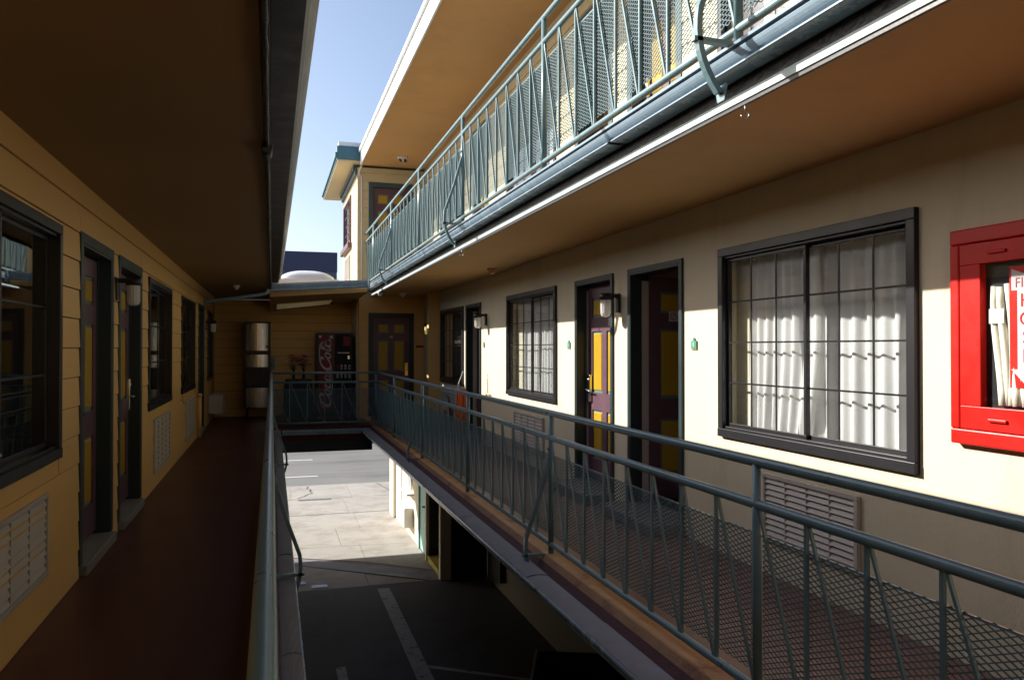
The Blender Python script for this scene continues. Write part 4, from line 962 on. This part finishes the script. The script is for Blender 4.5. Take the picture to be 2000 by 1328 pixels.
def script_logo(parent, f, X0, Zb, length, hgt):
    u = length/5.35
    g = lambda x, y: (X0+hgt-(y+.18)*hgt/1.25, .0128, Zb+(x+.12)*u)
    b = MB(f); sl_ = .22
    def S_(pts, w_=.065, off=0): ribbon(b, [(x+off+sl_*y, y) for x, y in pts], w_, g)
    def oval(cx, cy, rx_, ry_, w_=.06): S_([(cx+rx_*math.cos(t), cy+ry_*math.sin(t)) for t in [i*math.pi/5+.9 for i in range(11)]], w_)
    Cc = [(.80, .62), (.86, .86), (.66, .98), (.34, .86), (.10, .52), (.12, .16), (.40, .0), (.74, .14), (.95, .36)]
    S_(Cc, .085); S_([(.5, .82), (.1, .9), (-.1, .7), (-.05, .55)], .03)
    oval(1.12, .27, .17, .26); S_([(1.28, .42), (1.42, .36), (1.52, .42)], .03)
    S_([(1.86, .42), (1.76, .54), (1.58, .44), (1.50, .2), (1.62, .02), (1.86, .14), (1.98, .3)], .065)
    oval(2.20, .27, .16, .25); S_([(2.40, .52), (2.36, .3), (2.36, .06), (2.46, .02), (2.6, .2)], .07)
    S_([(2.58, .30), (2.66, .33), (2.82, .36)], .05)
    S_(Cc, .085, 2.78); S_([(3.3, .85), (3.7, 1.02), (4.5, .98), (4.9, .7)], .05); S_([(.9, -.02), (1.6, -.14), (2.6, -.1), (3.2, -.02)], .045)
    oval(3.93, .27, .17, .26); S_([(4.1, .42), (4.22, .4)], .03)
    S_([(4.22, .3), (4.5, .7), (4.52, .98), (4.38, .9), (4.34, .4), (4.38, .06), (4.50, .04), (4.6, .2)], .06)
    oval(4.80, .27, .16, .25); S_([(5.0, .52), (4.97, .3), (4.96, .06), (5.05, .02), (5.2, .2)], .07)
    return b.build('script_lettering', M['print'], parent, recalc=False)
script_logo(lp, kf, x0+.05, DZ+.20, 1.56, .30)
MB(kf).box(x0+.05, x0+.10, .0125, .0135, zt-.12, zt-.07).box(x0+.28, x0+.35, .0125, .0135, zt-.14, zt-.07).build('sticker', M['print'], lp)
MB(kf).box(x0+.40, x1-.03, .0015, .010, DZ+.16, zt-.04).build('control_panel', mat('black_panel_gloss', (.010, .010, .011), .5, .1, 5, 0, spec=.2), km, bevel=.003)
cp = bpy.data.objects['control_panel']
MB(kf).box(x1-.21, x1-.06, .0105, .012, zt-.30, zt-.09).build('promo_sticker', M['cokered'], cp)
MB(kf).box(x0+.46, x1-.08, .0105, .03, zt-.47, zt-.445).build('trim_bar', M['iron'], cp)
MB(kf).box(x1-.11, x1-.07, .0105, .03, zt-.60, zt-.52).build('coin_slot', M['chrome'], cp)
for r in range(2):
    for c in range(4):
        cxx = x0+.455+c*.087; czz = zt-.78-r*.19
        b = MB(kf); b.tube([(cxx, .012, czz-.055), (cxx, .012, czz-.047), (cxx, .012, czz+.045), (cxx, .012, czz+.055)], .024, 12, rs=[.018, .024, .024, .018]); b.build('can_button', M['cokered'] if (c == 0 and r == 0) else M['print'], cp)
        MB(kf).box(cxx-.012, cxx+.012, .0365, .0372, czz-.02, czz+.02).build('can_label', M['cokered'] if r == 0 else M['grey'], cp)
MB(kf).box(x0+.46, x1-.10, .0105, .02, DZ+.38, DZ+.52).build('delivery_slot', M['blackplas'], cp, bevel=.006)
for x, y in ((x0+.06, yf+.06), (x1-.06, yf+.06), (x0+.06, yb-.06), (x1-.06, yb-.06)): MB().tube([(x, y, DZ+.001), (x, y, DZ+.04)], .02, 10).build('foot', M['iron'], km)
def spikes(label, x0, x1, y, z, n, m, h=.09):
    rnd = random.Random(n); b = MB(); b.box(x0, x1, y-.01, y+.01, z+.001, z+.006)
    for k in range(n):
        x = x0+(x1-x0)*(k+.5)/n
        for d in (-1, 1): b.tube([(x, y, z+.004), (x+d*.045+rnd.uniform(-.01, .01), y+rnd.uniform(-.02, .02), z+h*rnd.uniform(.8, 1.1))], .004, 5)
    return tag(b.build('bird_spike_strip', m, base=((x0+x1)/2, y, z)), label, 'bird spikes', 'bird spikes on the machines')
spikes('fine dark wire bird spikes on top of the drinks machine', x0+.2, x1-.02, 18.0, zt, 14, M['iron'], .08)
im = thing('ice_machine', 'tall stainless ice machine on a dispenser at the far end of the left walkway', 'ice machine', (-.3, 18.2, DZ))
x0, x1, yf, yb = -.585, -.028, 18.0, 18.75
MB().box(x0, x1, yf+.02, yb, DZ+.24, .57).build('body', M['blackplas'], im, bevel=.01)
def steel(z0_, z1_, b_=.02):
    # gently curved front so the steel shows soft vertical bands
    n = 12; b = MB()
    for i in range(n+1):
        t = i/n; x = x0+.01+(x1-x0-.02)*t; y = yf-.03+.07*(2*t-1)**2
        b.v += [(x, y, z0_), (x, y, z1_), (x, yf+.05, z0_), (x, yf+.05, z1_)]
    for i in range(n):
        a = 4*i; b.f += [(a, a+4, a+5, a+1), (a+1, a+5, a+7, a+3), (a, a+2, a+6, a+4)]
    b.f += [(0, 1, 3, 2), (4*n, 4*n+2, 4*n+3, 4*n+1)]
    return b.build('steel_panel', M['steel'], im, smooth=False)
steel(-.06, .535); steel(-.42, -.15); steel(-1.31, -.88)
MB().box(x0-.005, x1+.005, yf-.012, yf+.10, .537, .575).build('top_trim', M['blackplas'], im, bevel=.005)
MB().box(x0-.005, x1+.005, yf-.015, yf+.10, -.148, -.062).build('middle_trim', M['blackplas'], im, bevel=.005)
MB().box(x0+.02, x1-.02, yf-.01, yf+.03, -.86, -.44).build('dispenser_bay', M['blackplas'], im, bevel=.01)
MB().box(x0+.15, x1-.15, yf-.07, yf-.011, -.60, -.50).build('ice_chute', M['blackplas'], im, bevel=.01)
MB().box(x1-.10, x1-.05, yf+.001-.012, yf+.01, .0, .05).build('badge', M['darkprint'], im)
for x, y in ((x0+.06, yf+.08), (x1-.06, yf+.08), (x0+.06, yb-.06), (x1-.06, yb-.06)): MB().tube([(x, y, DZ+.001), (x, y, DZ+.24)], .022, 10).build('leg', M['blackplas'], im)
spikes('pale V-shaped bird spikes along the top of the ice machine', x0, x1-.02, 18.05, .576, 4, M['tan'], .13)
o = thing('cup_dispenser', 'small grey wall box right beside the ice machine', 'dispenser', (.03, 18.85, -.5))
MB(wy(18.88)).box(-.01, .085, .0, .12, -.50, -.20).build('case', M['grey'], o, bevel=.01)
MB(wy(18.88)).box(.03, .045, .121, .125, -.46, -.26).build('slot', M['blackplas'], o)
tb = thing('cloth_covered_table', 'table under a dark cloth standing left of the drinks machine', 'table', (.55, 18.3, DZ))
b = MB(); n = 60; cx, cy, rx, ry = .58, 18.33, .30, .28
for j, (z, k) in enumerate(((DZ+.02, 1.10), (-1.2, 1.05), (-.75, 1.0), (-.72, .97))):
    for i in range(n):
        t = 2*math.pi*i/n; rr = k*(1+(.05*math.sin(9*t) if j < 2 else .0)); ce = abs(math.cos(t))**.5*(1 if math.cos(t) > 0 else -1); se = abs(math.sin(t))**.5*(1 if math.sin(t) > 0 else -1)
        b.v.append((cx+rx*rr*ce, cy+ry*rr*se, z))
for j in range(3):
    for i in range(n): b.f.append((j*n+i, j*n+(i+1) % n, (j+1)*n+(i+1) % n, (j+1)*n+i))
b.f.append(tuple(range(3*n, 4*n))); b.build('tablecloth', M['cloth'], tb, smooth=False)
MB().box(.30, .86, 18.07, 18.59, -.7195, -.705).build('table_top', M['blackplas'], tb)
def vase(label, x, y, z, cols, sd):
    rnd = random.Random(sd); o = thing('flower_vase', label, 'flowers', (x, y, z), 'flower vases on the dark table')
    MB().tube([(x, y, z+.001), (x, y, z+.05), (x, y, z+.16), (x, y, z+.22)], .03, 12, rs=[.03, .035, .02, .028]).build('vase', M['blackplas'], o)
    st = MB(); heads = {}
    for k in range(17):
        a = rnd.uniform(0, 6.28); rr = rnd.uniform(.02, .13); hx, hy, hz = x+rr*math.cos(a), y+rr*.7*math.sin(a), z+.33+rnd.uniform(0, .24)-rr*.4
        st.tube([(x, y, z+.18), ((x+hx)/2, (y+hy)/2, z+.3), (hx, hy, hz)], .003, 5)
        c = rnd.choice(cols); h = heads.setdefault(c, MB())
        for p in range(9):
            t = p*2.4; u = .020+.030*(p/9); 
            h.face([(hx, hy, hz), (hx+u*math.cos(t)-.01, hy+u*math.sin(t), hz+.01), (hx+1.7*u*math.cos(t), hy-.01+1.7*u*math.sin(t), hz+.026*math.cos(p)), (hx+u*math.cos(t+.6)+.01, hy+u*math.sin(t+.6), hz-.012)])
    lf = MB()
    for k in range(16):
        a = rnd.uniform(0, 6.28); z_ = z+rnd.uniform(.2, .38); q = rnd.uniform(.05, .12)
        lf.face([(x, y, z_), (x+q*.5*math.cos(a)+.01, y+q*.5*math.sin(a), z_+.03), (x+q*math.cos(a), y+q*math.sin(a), z_+.02), (x+q*.5*math.cos(a)-.01, y+q*.5*math.sin(a), z_+.01)])
    st.build('stems', M['leafc'], o); lf.build('leaves', M['leafc'], o, recalc=False)
    for c, h in heads.items(): h.build('blossoms', M[c], o, recalc=False)
    return o
vase('dark vase of red and cream flowers on the dark table, left one', .47, 18.28, -.705, ['fred', 'fred', 'fwhite'], 4)
vase('dark vase of magenta flowers on the dark table, right one', .69, 18.30, -.705, ['fpink', 'fpink', 'fred'], 9)
o = thing('wall_ac_unit', 'pale boxy air conditioner at floor level in the far left corner', 'air conditioner', (-1.1, 18.2, -1.4))
MB().box(LX+.02, LX+.30, 17.2, 18.1, -1.36, -.98).build('casing', M['vent'], o, bevel=.015)
for k in range(6): MB().box(LX+.301, LX+.307, 17.25, 18.05, -1.33+k*.055, -1.31+k*.055).build('grille_bar', M['vent'], o)
o = MB(wl); o.tube([(14.72, .05, DZ+.002), (14.72, .05, -.86)], .042, 14); o.tube([(14.72, .05, -.86), (14.72, .05, -.80)], .05, 14); o.tube([(14.66, .05, -.62), (14.74, .05, -.62)], .02, 8) if False else None
tag(o.build('standpipe', M['siding'], base=(LX+.05, 14.72, DZ)), 'short tan capped pipe rising from the left walkway beside the last door', 'pipe')
o = MB(wl); o.tube([(12.1, .004, -.75), (12.1, .05, -.75), (12.1, .06, -.80)], .012, 8); o.tube([(12.04, .045, -.71), (12.16, .045, -.71)], .008, 6)
tag(o.build('hose_bib', M['brass'], base=(LX, 12.1, -.75)), 'small brass tap on the left wall below the third window', 'tap')

# ------------------------------------------------------------------ across the street
db = thing('dark_building', 'dark navy flat-topped building across the street beyond the skylight', 'building', (-10, 50, ZG))
MB().box(-26, 3.73, 48, 60, ZG, 4.55).build('lower_wall', M['navy2'], db)
MB().box(-26.05, 3.75, 47.93, 60.05, 4.551, 5.72).build('upper_band', M['navy'], db)
for i in range(5): MB().box(-3.5-i*4.6, -.6-i*4.6, 47.95, 47.99, -2.5, 1.8).build('shop_window', M['glassd'], db)

# lift everything so that the driveway is at z = 0
bpy.context.view_layer.update()
for o in S.objects:
    if o.parent is None and o.type in ('MESH', 'EMPTY'): o.location.z += EYE
